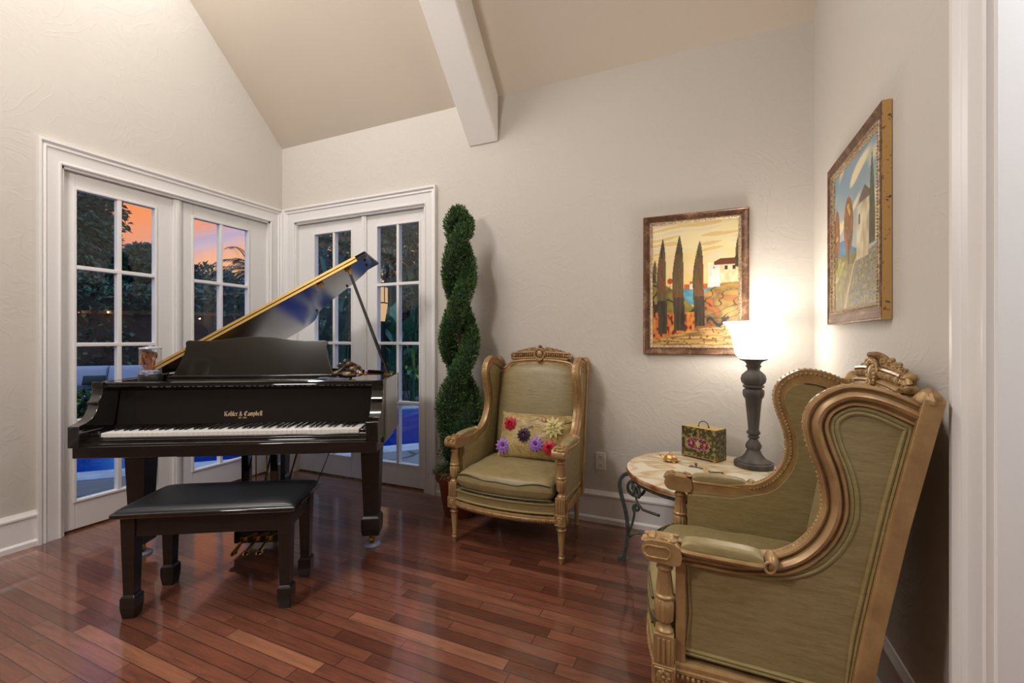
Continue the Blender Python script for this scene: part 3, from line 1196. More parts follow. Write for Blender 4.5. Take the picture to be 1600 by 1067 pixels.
def make_chair(label, loc, rz):
    ch = thing('wingback_armchair', label, 'armchair', loc, rz, 'gilt bergere armchairs')
    for s in (-1, 1):
        X = lambda y: s * xw(y)
        # --- wing and arm frame
        path = [(X(y) * .985, y, z) for (y, z) in [(p.x, p.y) for p in cr([(-.002, .582, 0), (.10, .583, 0), (.18, .583, 0)] + [(a, b, 0) for a, b in WC], 5)]]
        g = G()
        prof = [(a * s, b) for a, b in MOLD]
        if s < 0:
            prof = prof[::-1]
        g.sweep([Vector(p) for p in path], prof, (1, 0, 0))
        fr_ = obj('wing_frame', g, GILT, ch, angle=40)
        # --- beading on the inner front edge
        g = G()
        pp = cr([(a, b, 0) for a, b in WC], 30)
        acc, last = 0, None
        cnt = 0
        for i in range(1, len(pp) - 1):
            t = (pp[i + 1] - pp[i - 1]).normalized()
            acc += (pp[i] - pp[i - 1]).length
            if acc > .0125:
                acc = 0
                n_ = Vector((-t.y, t.x, 0))
                q = pp[i] + n_ * .027
                for xx in (-.014, .0):
                    if xx == 0:
                        continue
                    g.ball((X(q.x) * .985 + s * xx * .3, q.x, q.y), (.0062, .0055, .0055), 7, 5)
                q2 = pp[i] + n_ * .012
                g.ball((X(q2.x) * .985 - s * .027, q2.x, q2.y), (.004, .0048, .0048), 6, 4)
        obj('beading', g, GILTD, fr_)
        # --- outer and inner upholstered side panels
        py = lambda z: post_y(z) - .021
        rear = [(py(z), z) for z in (.975, .80, .60, .45, .295)]
        wi = [(p.x, p.y) for p in cr([(a, b, 0) for a, b in WI], 4)]
        top = [(.052, T(0, .552)[1])] + [(y, z) for y, z in wi]
        poly = [(.052, .295)] + top + rear
        g = G()
        a_, b_ = (HW - .022, HW - .004)
        g.prism(poly, s * .318, s * .294, 'x')
        obj('side_panel', g, SILK, ch, angle=30, bevel=.004)
        # inner bulged upholstery of the arm and wing
        g = G()
        inp = [(.035, .40), (.035, .555), (.2, .562)] + [(y - .02, z) for y, z in wi[6:]] + [(py(.975) - .02, .96), (py(.6) - .02, .6), (py(.42) - .02, .42)]
        g.prism(inp, s * .298, s * .282, 'x')
        obj('inner_panel', g, SILK, ch, bevel=.010, seg=3, angle=30)
        # --- double welt round the outer panel
        g = G()
        for d in (.004, .0145):
            loop = []
            cen = Vector((.3, .6))
            P2 = [Vector(p) for p in [(.052, .295), (.052, .42)] + top + rear]
            n_ = len(P2)
            for i, p in enumerate(P2):
                t = (P2[(i + 1) % n_] - P2[i - 1]).normalized()
                nn = Vector((t.y, -t.x))
                q = p + nn * d
                loop.append((s * .3185, q.x, q.y))
            g.tube(loop, .0058, 7, closed=True)
        obj('welt', g, SILKP, ch)
        # --- rear post
        g = G()
        pth = [(X(.5) * .985, y, z) for y, z in POST]
        w_ = .024
        g.sweep([Vector(p) for p in pth], [(-.024, -.022), (.022, -.022), (.024, -.016), (.024, .018), (-.024, .020)], (1, 0, 0) if s > 0 else (1, 0, 0))
        obj('rear_post', g, GILT, ch, bevel=.002, smooth=False)
        # finial
        g = G()
        c_ = (X(.5) * .985, POST[-1][0] - .006, POST[-1][1] - .004)
        g.lathe([(0, -.005), (.026, -.004), (.028, .004), (.024, .012), (.017, .022), (.009, .030), (0, .034)], 16, c_, lambda a, z: 1 + .12 * math.cos(6 * a))
        obj('finial', g, GILTD, ch)
        # --- arm scroll
        g = G()
        sc = []
        for i in range(17):
            a = PI / 2 + PI * i / 16
            sc.append((-.030 + .031 * math.cos(a), .593 + .031 * math.sin(a)))
        sc += [(.0, .562), (.03, .560), (.045, .566), (.05, .585), (.045, .612), (.03, .622), (.0, .624)]
        g.prism(sc, s * (HW - .038), s * (HW + .034), 'x')
        arm = obj('arm_scroll', g, GILT, ch, bevel=.007, seg=3, angle=30)
        g = G()
        ov = []
        for i in range(24):
            a = 2 * PI * i / 24
            ov.append((s * (HW + .034), -.018 + (.020 if math.cos(a) > 0 else -.020) + .0165 * math.cos(a), .592 + .0165 * math.sin(a)))
        g.tube(ov, .0032, 6, closed=True)
        for i in range(26):                     # leafy carving over the scroll
            a = rnd.uniform(.5, 2.6)
            t = rnd.uniform(-.03, .03)
            yy = -.030 + .033 * math.cos(a) + (rnd.uniform(0, .06) if a < 1.6 else 0)
            g.ball((s * HW + t, yy, .593 + .033 * math.sin(min(a, 2.6))), (.008, .010, .006), 7, 5)
        obj('carving', g, GILTD, arm)
        # --- arm pad
        g = G()
        g.cushion(lambda u, v: ((s * (HW + .001) + .026 * v, .148 + .104 * u, .609 + .004 * (1 - u * u)), (0, 0, 1)), .024, 8, .4, 20, 14)
        obj('arm_pad', g, SILK, ch, angle=70)
        g = G()
        loop = []
        for i in range(28):
            a = 2 * PI * i / 28
            cu, sv = math.cos(a), math.sin(a)
            u = math.copysign(abs(cu) ** .35, cu)
            v = math.copysign(abs(sv) ** .6, sv)
            loop.append((s * (HW + .001) + .033 * v, .148 + .112 * u, .606))
        g.tube(loop, .006, 7, closed=True)
        obj('pad_moulding', g, GILT, ch)
        g = G()
        g.ball((s * HW, .268, .612), (.034, .018, .026), 14, 8)
        g.tube([(s * (HW + .03), .262 + .012 * math.cos(a), .606 + .014 * math.sin(a)) for a in [k * 2 * PI / 12 for k in range(12)]], .004, 6, closed=True)
        obj('volute', g, GILT, ch)
        # --- front post: baluster, fluted block, rosette block
        g = G()
        fl_ = lambda a, z: 1 + (.09 * math.cos(12 * a) if (.395 < z < .525) else 0)
        g.lathe([(0, .355), (.025, .355), (.026, .362), (.020, .368), (.016, .376), (.016, .384), (.024, .388), (.025, .394), (.026, .408), (.028, .428), (.027, .444), (.022, .452), (.028, .456), (.029, .461), (.024, .466), (.0235, .475), (.0195, .512), (.0175, .532), (.023, .536), (.0235, .541), (.018, .546), (.018, .556), (.024, .566), (0, .566)], 36, (s * HW, 0, 0),
                lambda a, z: 1 + (.07 * math.cos(12 * a) if (.47 < z < .53) or (.39 < z < .45) else 0))
        g.box(s * HW - .027, s * HW + .027, -.027, .027, .268, .356)
        for k_ in (-.014, 0, .014):
            for sgn in (-1, 1):
                g.box(s * HW + k_ - .0035, s * HW + k_ + .0035, sgn * .0285 - .002, sgn * .0285 + .002, .276, .345)
                g.box(s * HW + sgn * .0285 - .002, s * HW + sgn * .0285 + .002, k_ - .0035, k_ + .0035, .276, .345)
        g.box(s * HW - .031, s * HW + .031, -.031, .031, .208, .270)
        # stile behind the post
        g.box(s * (HW - .010) - .016, s * (HW - .010) + .016, .030, .056, .268, .562)
        fp = obj('front_post', g, GILT, ch, bevel=.0015, angle=40)
        g = G()
        for (dx, dy) in ((0, -1), (s, 0)):
            cx, cy = s * HW + dx * .031, dy * .031
            for k_ in range(8):
                a = k_ * PI / 4
                u, v = .013 * math.cos(a), .013 * math.sin(a)
                if dy:
                    g.ball((cx + u, cy, .239 + v), (.007 + .003 * abs(math.cos(a)), .005, .007 + .003 * abs(math.sin(a))), 7, 5)
                else:
                    g.ball((cx, cy + u, .239 + v), (.005, .007 + .003 * abs(math.cos(a)), .007 + .003 * abs(math.sin(a))), 7, 5)
            g.ball((cx, cy, .239), (.007,) * 3, 8, 6)
            # square fillet
            q = [(-.024, -.024), (.024, -.024), (.024, .024), (-.024, .024)]
            g.tube([(cx + (u if dy else 0), cy + (0 if dy else u), .239 + v) for u, v in q], .003, 5, closed=True)
        obj('rosette', g, GILTD, fp)
        # --- legs
        for (x, y, kind) in ((s * HW, 0, 0), (s * .292, .452, 1)):
            g = G()
            zt = .208 if kind == 0 else .24
            g.lathe([(0, 0), (.011, 0), (.013, .006), (.012, .018), (.016, .026), (.017, .034), (.012, .040), (.0145, .046), (.0145, .050), (.012, .056), (.0195, zt - .040), (.018, zt - .036), (.026, zt - .030), (.027, zt - .024), (.021, zt - .018), (.024, zt - .008), (.027, zt), (0, zt)], 32, (x, y, 0),
                    lambda a, z: 1 + (.10 * math.cos(10 * a) if .058 < z < .168 else 0))
            if kind:
                g.box(x - .022, x + .022, y - .022, y + .022, zt - .004, zt + .06)
            obj('leg', g, GILT, ch, angle=45)
        # --- side rail
        g = G()
        pr = [(-.014, -.027), (.012, -.027), (.016, -.02), (.016, -.008), (.019, -.004), (.019, .004), (.014, .008), (.014, .027), (-.014, .027)]
        a, b = (s * (HW - .006), .028, .252), (s * (HW - .022), .450, .252)
        g.sweep([Vector(a), Vector(b)], [(q, w) for q, w in [(p[0] * s, p[1]) for p in pr]], (1, 0, 0))
        rl = obj('side_rail', g, GILT, ch, bevel=.001, smooth=False)
        g = G()
        for i in range(30):
            t = (i + .5) / 30
            g.ball((a[0] + (b[0] - a[0]) * t + s * .018, a[1] + (b[1] - a[1]) * t, .239), (.004, .0055, .008), 6, 4)
        obj('carving', g, GILTD, rl)
    # ---- bowed front rail

    def bow(x):
        return -.010 - .062 * (1 - (x / HW) ** 2) ** .8 if abs(x) < HW else -.01
    pth = [Vector((x, bow(x) + .012, .244)) for x in [-.302 + .604 * i / 24 for i in range(25)]]
    g = G()
    g.sweep(pth, [(-.026, -.016), (.012, -.016), (.012, .016), (.006, .019), (-.002, .019), (-.006, .022), (-.016, .022), (-.020, .017), (-.026, .014)], (0, 0, 1))
    g2 = obj('front_rail', g, GILT, ch, angle=30)
    ys = [v[1] for v in g.v]
    g = G()
    for i in range(46):
        x = -.296 + .592 * i / 45
        g.ball((x, bow(x) + .012 - .0215, .234), (.0055, .005, .0075), 6, 4)
    obj('carving', g, GILTD, g2)
    # deck band
    g = G()
    xs = [-.300 + .6 * i / 20 for i in range(21)]
    pts = [(x, bow(x) + .002) for x in xs] + [(.285, .44), (-.285, .44)]
    g.prism(pts, .262, .322, 'z')
    obj('seat_deck', g, SILK, ch, bevel=.008, seg=3, angle=50)
    g = G()
    g.tube([(x, bow(x) - .001, .270) for x in xs], .006, 7)
    g.tube([(x, bow(x) - .002, .318) for x in xs], .005, 7)
    obj('welt', g, SILKP, ch)
    # seat cushion, bowed, tufted front edge

    def cf(u, v):
        x = u * .292
        yf = bow(x * .97) - .010 + (.032 if abs(u) > .9 else 0) * 0
        y = yf + (v + 1) / 2 * (.438 - yf)
        return (x, y, .384 + .010 * (1 - u * u) * (1 - v * v)), (0, 0, 1)
    g = G()
    g.cushion(cf, .060, 12, .42, 30, 26, wrinkle=.10)
    cu = obj('seat_cushion', g, SILK, ch, angle=80)
    g = G()
    top_, bot_ = [], []
    for i in range(41):
        u = -.975 + 1.95 * i / 40
        p = cf(u, -1)[0]
        sag = -.012 * max(0, 1 - abs(u - .05) / .45) + .006 * math.cos(u * 9)
        top_.append((p[0], p[1] - .006 + .010, .420 + sag))
        bot_.append((p[0], p[1] - .004 + .008, .340))
    g.tube(top_, .0042, 6)
    g.tube(bot_, .0042, 6)
    for s in (-1, 1):
        g.tube([(s * .293, cf(s, -1)[0][1] + .01 + t * (.42 - cf(s, -1)[0][1]), .420) for t in (0, .3, .6, 1)], .0042, 6)
    obj('piping', g, mat('dark_olive_piping', srgb(96, 84, 50), .5), cu)
    # ---- back: rail curve, panel, rear cover
    TR = [(-.302, .985), (-.272, .984), (-.248, .988), (-.228, 1.004), (-.212, 1.022), (-.185, 1.032), (-.10, 1.043), (0, 1.047), (.10, 1.043), (.185, 1.032), (.212, 1.022), (.228, 1.004), (.248, .988), (.272, .984), (.302, .985)]
    trc = [(p.x, p.y) for p in cr([(a, b, 0) for a, b in TR], 4)]

    def ztop(x):
        for (a, b), (c, d) in zip(trc, trc[1:]):
            if a <= x <= c:
                return b + (d - b) * (x - a) / max(1e-6, c - a)
        return .985
    g = G()
    g.sweep([Vector((x, post_y(z) - .004, z)) for x, z in trc], [(-.022, -.022), (.022, -.022), (.024, -.012), (.019, -.006), (.019, .004), (.024, .012), (.022, .020), (-.022, .022)], (0, -1, 0))
    tr = obj('crest_rail', g, GILT, ch, angle=30)
    g = G()
    for (x, z) in [(p.x, p.y) for p in cr([(a, b, 0) for a, b in TR[4:11]], 8)]:
        g.ball((x, post_y(z) - .004 - .024, z - .004), (.0036, .004, .004), 6, 4)
    obj('beading', g, GILTD, tr)
    g = G()

    def bp(u, v):
        x = (u * 2 - 1) * .285
        z0, z1 = .36, ztop(x) - .012
        z = z0 + (z1 - z0) * v
        bulge = .040 * (max(0, (1 - (u * 2 - 1) ** 4) * (1 - (v * 2 - 1) ** 6))) ** .5
        return (x, post_y(z) - .022 - bulge, z)
    g.grid(bp, 25, 22)
    obj('back_upholstery', g, SILK, ch, angle=80)
    g = G()
    g.grid(lambda u, v: ((u * 2 - 1) * .300, post_y(.28 + (ztop((u * 2 - 1) * .29) - .01 - .28) * v) + .014, .28 + (ztop((u * 2 - 1) * .29) - .01 - .28) * v), 21, 10)
    g.grid(lambda u, v: ((u * 2 - 1) * .300, post_y(.28 + (ztop((u * 2 - 1) * .29) - .01 - .28) * v) + .006, .28 + (ztop((u * 2 - 1) * .29) - .01 - .28) * v), 21, 10)
    g.box(-.29, .29, .430, .466, .225, .285)
    obj('back_cover', g, SILK, ch)
    # ---- carved cresting
    yc = post_y(1.05) - .006
    g = G()
    cb = [(x, 1.063 + .010 * (1 - (x / .2) ** 2)) for x in [-.195 + .39 * i / 16 for i in range(17)]]
    g.sweep([Vector((x, yc, z)) for x, z in cb], [(-.022, .006), (.022, .006), (.026, 0), (.020, -.006), (.010, -.010), (.010, -.034), (.021, -.038), (.019, -.044), (-.018, -.044), (-.016, .006)], (0, -1, 0))
    crest = obj('cresting', g, GILT, ch, angle=30)
    for s in (-1, 1):
        g = G()
        for i in range(10):
            x = s * (.042 + .142 * i / 9)
            z = 1.063 + .010 * (1 - (x / .2) ** 2)
            g.ball((x, yc - .014, z + .022), (.0066, .009, .0125), 8, 6)
            g.ball((x, yc + .010, z + .021), (.0070, .010, .0135), 8, 6)
        obj('gadroons', g, GILTD, crest)
    g = G()
    # rosettes and leaves along the top
    for s in (-1, 1):
        for i, (x, zz, r) in enumerate(((.052, 1.130, .015), (.082, 1.127, .014), (.112, 1.122, .013), (.140, 1.117, .011), (.164, 1.112, .009))):
            for k_ in range(6):
                a = k_ * PI / 3
                g.ball((s * x + r * .8 * math.cos(a), yc + rnd.uniform(-.008, .008), zz + r * .7 * math.sin(a)), (r * .55, r * .6, r * .5), 7, 5)
            g.ball((s * x, yc - .008, zz), (r * .5,) * 3, 7, 5)
        g.tube(cr([(s * .03, yc - .006, 1.118), (s * .07, yc - .012, 1.122), (s * .12, yc - .010, 1.116), (s * .185, yc - .004, 1.106)], 5), .0045, 6)
    for s in (-1, 1):                           # end scrolls
        g.tube([(s * (.200 + .016 * math.cos(a) * (1 - a / 14)), yc - .004 - .001 * a, 1.082 + .018 * math.sin(a) * (1 - a / 14)) for a in [k_ * .45 for k_ in range(22)]], .008, 7)
        g.ball((s * .204, yc, 1.098), (.014, .020, .012), 8, 6)
        g.ball((s * .208, yc, 1.070), (.014, .020, .014), 8, 6)
    obj('rosettes', g, GILTD, crest)
    g = G()
    g.tube([(.034 * math.cos(a), yc - .022, 1.098 + .036 * math.sin(a)) for a in [k_ * 2 * PI / 24 for k_ in range(24)]], .008, 8, closed=True)
    g.ball((0, yc - .018, 1.098), (.026, .016, .029), 16, 8)
    for k_ in range(20):
        a = k_ * 2 * PI / 20
        g.ball((.036 * math.cos(a), yc - .027, 1.098 + .038 * math.sin(a)), (.005,) * 3, 6, 4)
    fin = cr([(0, yc + .006, 1.085), (0, yc + .010, 1.115), (0, yc + .004, 1.138), (0, yc - .012, 1.151), (0, yc - .028, 1.153)], 5)
    g.tube(fin, .01, 10, radii=[.021 - .013 * i / (len(fin) - 1) for i in range(len(fin))])
    g.ball((0, yc - .029, 1.153), (.0085,) * 3, 8, 6)
    for s in (-1, 1):
        g.tube(cr([(s * .008, yc, 1.13), (s * .022, yc - .006, 1.138), (s * .03, yc - .008, 1.126)], 4), .006, 6)
        g.tube(cr([(s * .02, yc - .03, 1.070), (s * .012, yc - .036, 1.058), (s * .0, yc - .034, 1.052)], 4), .006, 6)
    obj('cartouche', g, GILTD, crest)
    return ch


chair_a = make_chair('gilt wingback armchair in olive silk, holding the flowered pillow, beside the topiary', (-1.02, 2.252, 0), 0)


def copy_tree(o, parent=None):
    c = o.copy()
    C.objects.link(c)
    if parent:
        c.parent = parent
    for k_ in list(o.children):
        copy_tree(k_, c)
    return c


chair_b = copy_tree(chair_a)
chair_b.location = (-.093, 1.675, 0)
chair_b.rotation_euler = (0, 0, R(-91.2))
chair_b['label'] = 'gilt wingback armchair in olive silk seen side-on against the right wall'

# ----- flowered pillow
pil = thing('throw_pillow', 'gold lumbar pillow with red, lilac, purple and cream fabric flowers on the armchair seat', 'pillow', (-.955, 2.555, .445), R(3))
PT = Matrix.Rotation(R(-22), 4, 'X')


def pf(u, v):
    x = u * .245 * (1 + .05 * abs(v) ** 3)
    z = .150 + v * .140 * (1 + .07 * abs(u) ** 4)
    return PT @ Vector((x, 0, z)), PT.to_3x3() @ Vector((0, -1, 0))


PILC = N('gold_taffeta')
v_ = PILC.coord()
PILC.bsdf(Base_Color=PILC.ramp(PILC.noise(v_, 9, 3, .6, 1.5), [(.38, srgb(150, 122, 62)), (.55, srgb(184, 160, 104)), (.66, srgb(132, 104, 66))]), Roughness=.4)
PILC.b.inputs['Sheen Weight'].default_value = .3
PILC.bump(PILC.noise(PILC.coord(scale=(6, 6, 22)), 3, 4, .6, 1.0), .5, .01)
g = G()
g.cushion(pf, .062, 2.6, .55, 30, 22, wrinkle=.15)
obj('cover', g, PILC.mat, pil, angle=80)


def ptop(u, v, off=.002):
    P, n_ = pf(u, v)
    h = .062 * ((1 - abs(u) ** 2.6) * (1 - abs(v) ** 2.6)) ** .55 * (1 + .15 * mnoise.noise(Vector((u * 2.3, v * 2.9, 1.7))))
    return P + n_ * (h + off), n_


def flower(u, v, r, rows, colm, ctr, width=.3):
    P, n_ = ptop(u, v)
    ex = PT.to_3x3() @ Vector((1, 0, 0))
    ez = PT.to_3x3() @ Vector((0, 0, 1))
    g = G()
    for (cnt, rr, lift, ph) in rows:
        for k_ in range(cnt):
            a = 2 * PI * k_ / cnt + ph
            d = ex * math.cos(a) + ez * math.sin(a)
            side = n_.cross(d)
            b0 = P + n_ * .002
            L_ = r * rr * 1.18
            w = L_ * width
            m1 = P + d * (L_ * .5) + n_ * (lift + .006)
            tip = P + d * L_ + n_ * lift
            g.add([b0, m1 + side * w, tip, m1 - side * w, m1 + n_ * .003], [(0, 4, 1), (1, 4, 2), (2, 4, 3), (3, 4, 0)])
    f = obj('flower', g, colm, pil, recalc=False, smooth=False)
    g = G()
    g.ball(P + n_ * .008, (r * .2,) * 3, 9, 6)
    obj('flower_centre', g, ctr, f)
    return f


RED = mat('red_silk', srgb(196, 34, 52), .5, 0, srgb(150, 16, 34), 60)
LIL = mat('lilac_silk', srgb(168, 122, 206), .5, 0, srgb(132, 86, 170), 60)
PUR = mat('dark_purple_silk', srgb(52, 34, 62), .5, 0, srgb(28, 22, 34), 60)
CRM = mat('cream_silk', srgb(216, 204, 142), .5, 0, srgb(190, 174, 110), 60)
DKR = mat('maroon_centre', srgb(96, 16, 40), .6)
for (u, v, r, rows, m_, c_, w_, lab) in (
        (-.70, .42, .040, [(8, 1, .004, 0), (7, .78, .012, .4), (5, .5, .018, .2)], RED, RED, .46, 'red fabric rose at the upper left'),
        (-.28, -.05, .042, [(12, 1, .004, 0), (10, .72, .012, .3)], PUR, RED, .26, 'dark purple flower with a red centre'),
        (.46, .36, .062, [(11, 1, .004, 0), (8, .7, .012, .3), (5, .42, .018, 0)], CRM, CRM, .20, 'large cream pointed flower'),
        (-.84, -.55, .048, [(12, 1, .004, 0), (10, .72, .012, .3)], LIL, DKR, .22, 'lilac flower at the lower left corner'),
        (.06, -.42, .044, [(12, 1, .004, 0), (10, .72, .012, .3)], LIL, DKR, .22, 'lilac flower low in the middle'),
        (.42, -.52, .044, [(9, 1, .004, 0), (8, .78, .012, .4), (5, .5, .018, .2)], RED, DKR, .42, 'deep red fabric rose at the lower right')):
    flower(u, v, r, rows, m_, c_, w_)['label'] = lab
g = G()
for i in range(9):
    u0, v0 = rnd.uniform(-.5, .8), rnd.choice([.62, .7, .3, -.1, -.75])
    st = [ptop(max(-.93, min(.93, u0 + .10 * t + .04 * math.sin(t * 3 + i))), max(-.9, min(.9, v0 + .09 * math.sin(t * 2.4 + i))), .003)[0] for t in [k_ * .3 for k_ in range(8)]]
    g.tube(st, .0022, 5, mi=i % 3)
obj('embroidery', g, [mat('brown_thread', srgb(92, 70, 56), .6), mat('grey_thread', srgb(150, 150, 150), .5), mat('rose_thread', srgb(170, 100, 96), .6)], pil)

# ================================================================= SPIRAL TOPIARY
top_ = thing('spiral_topiary', 'tall clipped spiral evergreen in a terracotta pot between the glass door and the armchair', 'plant', (-1.535, 2.62, 0))
TERRA = mat('terracotta', srgb(158, 88, 56), .7, 0, srgb(128, 68, 44), 6)
g = G()
g.lathe([(0, 0), (.098, 0), (.102, .006), (.140, .235), (.142, .238), (.156, .240), (.160, .246), (.164, .292), (.160, .298), (.148, .298), (.144, .27), (0, .262)], 36)
obj('pot', g, TERRA, top_, angle=30)
LEAFA = mat('cypress_foliage', srgb(58, 96, 46), .6, 0, srgb(122, 154, 92), 26, lo=.3, hi=.7)
MOSS = mat('grey_green_moss', srgb(66, 84, 66), .8, 0, srgb(120, 126, 116), 30)
g = G()
for i in range(900):
    a, r_ = rnd.uniform(0, 2 * PI), .165 * math.sqrt(rnd.random())
    z = .275 + .06 * (1 - r_ / .17) + rnd.uniform(0, .03)
    d = Vector((math.cos(a) * rnd.uniform(.2, 1), math.sin(a) * rnd.uniform(.2, 1), rnd.uniform(-.3, .9)))
    g.leaf((r_ * math.cos(a), r_ * math.sin(a), z), d, (0, 0, 1), rnd.uniform(.022, .04), .005, i % 2)
obj('moss', g, [MOSS, LEAFA], top_, recalc=False, smooth=False)
g = G()
trunk = [(.012 * math.sin(i * .9), .012 * math.cos(i * .9), .26 + i * .1) for i in range(18)]
g.tube(cr(trunk, 3), .016, 8, radii=[.021 - .013 * i / 51 for i in range(52)])
obj('trunk', g, mat('brown_bark', srgb(94, 72, 60), .8, 0, srgb(60, 44, 36), 20, stretch=(1, 1, .3), bump=.6, bscale=30), top_)
g = G()
# two clipped strands winding round the trunk; they cross at these heights
XZ = [.42, .89, 1.37, 1.82, 2.10]


def strand(z, s):
    i = 0
    while i < 3 and z > XZ[i + 1]:
        i += 1
    k_ = (z - XZ[i]) / (XZ[i + 1] - XZ[i])
    th = -PI / 2 + PI * (i + k_) + s * PI
    if z < .89:                                   # full bulb at the bottom
        q = (z - .42) / .47
        off, rr = .030 + .030 * q, .118 + .006 * math.sin(q * PI) - .048 * q ** 2
    else:
        q = (z - .89) / 1.2
        off, rr = .060 - .024 * q + .030 * math.sin(PI * k_) * (1 - .75 * q), .066 - .006 * q - .006 * math.sin(PI * k_)
    if z > 2.0:
        rr *= 1 - (z - 2.0) / .10 * .45
        off *= 1 - (z - 2.0) / .10 * .8
    return Vector((off * math.cos(th), off * math.sin(th), z)), rr


for i in range(30000):
    z = .43 + 1.655 * rnd.random() ** 1.12
    s_ = i % 2
    c_, rr = strand(z, s_)
    d = Vector((rnd.gauss(0, 1), rnd.gauss(0, 1), rnd.gauss(0, 1) * .8)).normalized()
    rr *= 1 + .10 * mnoise.noise(Vector((d.x * 2, d.y * 2 + s_ * 7, z * 9)))
    p = c_ + Vector((d.x * rr, d.y * rr, d.z * rr * .9)) * rnd.uniform(.82, 1.04)
    dd = (d + Vector((0, 0, .55)) + Vector((rnd.uniform(-.5, .5), rnd.uniform(-.5, .5), rnd.uniform(-.3, .5)))).normalized()
    g.leaf(p, dd, (rnd.uniform(-1, 1), rnd.uniform(-1, 1), rnd.uniform(-1, 1)), rnd.uniform(.016, .030), .0042, 0 if rnd.random() < .62 else 1)
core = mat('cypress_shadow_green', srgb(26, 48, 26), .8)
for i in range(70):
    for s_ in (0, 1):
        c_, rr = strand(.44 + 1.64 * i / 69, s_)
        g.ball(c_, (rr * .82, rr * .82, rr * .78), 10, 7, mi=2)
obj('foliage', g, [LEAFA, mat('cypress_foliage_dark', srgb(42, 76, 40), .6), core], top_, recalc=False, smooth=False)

# ================================================================= ROUND TABLE
TX, TY, TH, TR_ = .035, 2.446, .525, .410
tab = thing('side_table', 'round onyx-topped side table on scrolled green iron legs, behind the right armchair', 'table', (TX, TY, 0))
m = N('onyx_top')
v = m.coord()
n1 = m.noise(v, 2.1, 3, .5, 1.2)
vein = m.ramp(m.noise(m.coord(scale=(1, 1.7, 1), rot=(0, 0, .5)), 2.2, 3, .5, 1.4), [(.42, (1, 1, 1)), (.485, srgb(222, 196, 160)), (.505, srgb(240, 226, 204)), (.58, (1, 1, 1))])
base_ = m.ramp(n1, [(.25, srgb(216, 212, 188)), (.45, srgb(228, 218, 194)), (.62, srgb(224, 210, 182)), (.68, srgb(196, 144, 96)), (.78, srgb(172, 108, 60))])
m.bsdf(Base_Color=m.mix(1, base_, vein, 'MULTIPLY'), Roughness=.16)
ONYX = m.mat
m = N('onyx_edge')
m.bsdf(Base_Color=m.ramp(m.noise(m.coord(), 5, 4), [(.35, srgb(196, 140, 88)), (.5, srgb(214, 186, 146)), (.65, srgb(140, 84, 48))]), Roughness=.2)
g = G()
g.lathe([(0, TH - .030), (TR_ - .008, TH - .030), (TR_ - .004, TH - .027), (TR_ - .004, TH - .018)], 72, mi=1)
g.lathe([(TR_ - .004, TH - .018), (TR_, TH - .014), (TR_, TH - .004), (TR_ - .004, TH)], 72, mi=1)
g.lathe([(TR_ - .004, TH), (0, TH)], 72, mi=0)
obj('onyx_top', g, [ONYX, m.mat], tab, angle=40)
IRON = mat('verdigris_iron', srgb(54, 58, 54), .55, .2, srgb(84, 92, 84), 24, bump=.3, bscale=60)
g = G()
fl_ = [(-.012, -.004), (.012, -.004), (.012, .004), (-.012, .004)]
ring = [(math.cos(2 * PI * i / 64) * (TR_ - .025), math.sin(2 * PI * i / 64) * (TR_ - .025), TH - .040) for i in range(64)]
g.sweep([Vector(p) for p in ring], [(-.009, -.006), (.009, -.006), (.009, .006), (-.009, .006)], (0, 0, 1), closed=True)
obj('iron_rim', g, IRON, tab, smooth=False)


def spiral(cx, cz, r0, r1, a0, turns, n=26):
    return [(cx + (r0 + (r1 - r0) * i / n) * math.cos(a0 + turns * 2 * PI * i / n), cz + (r0 + (r1 - r0) * i / n) * math.sin(a0 + turns * 2 * PI * i / n)) for i in range(n + 1)]


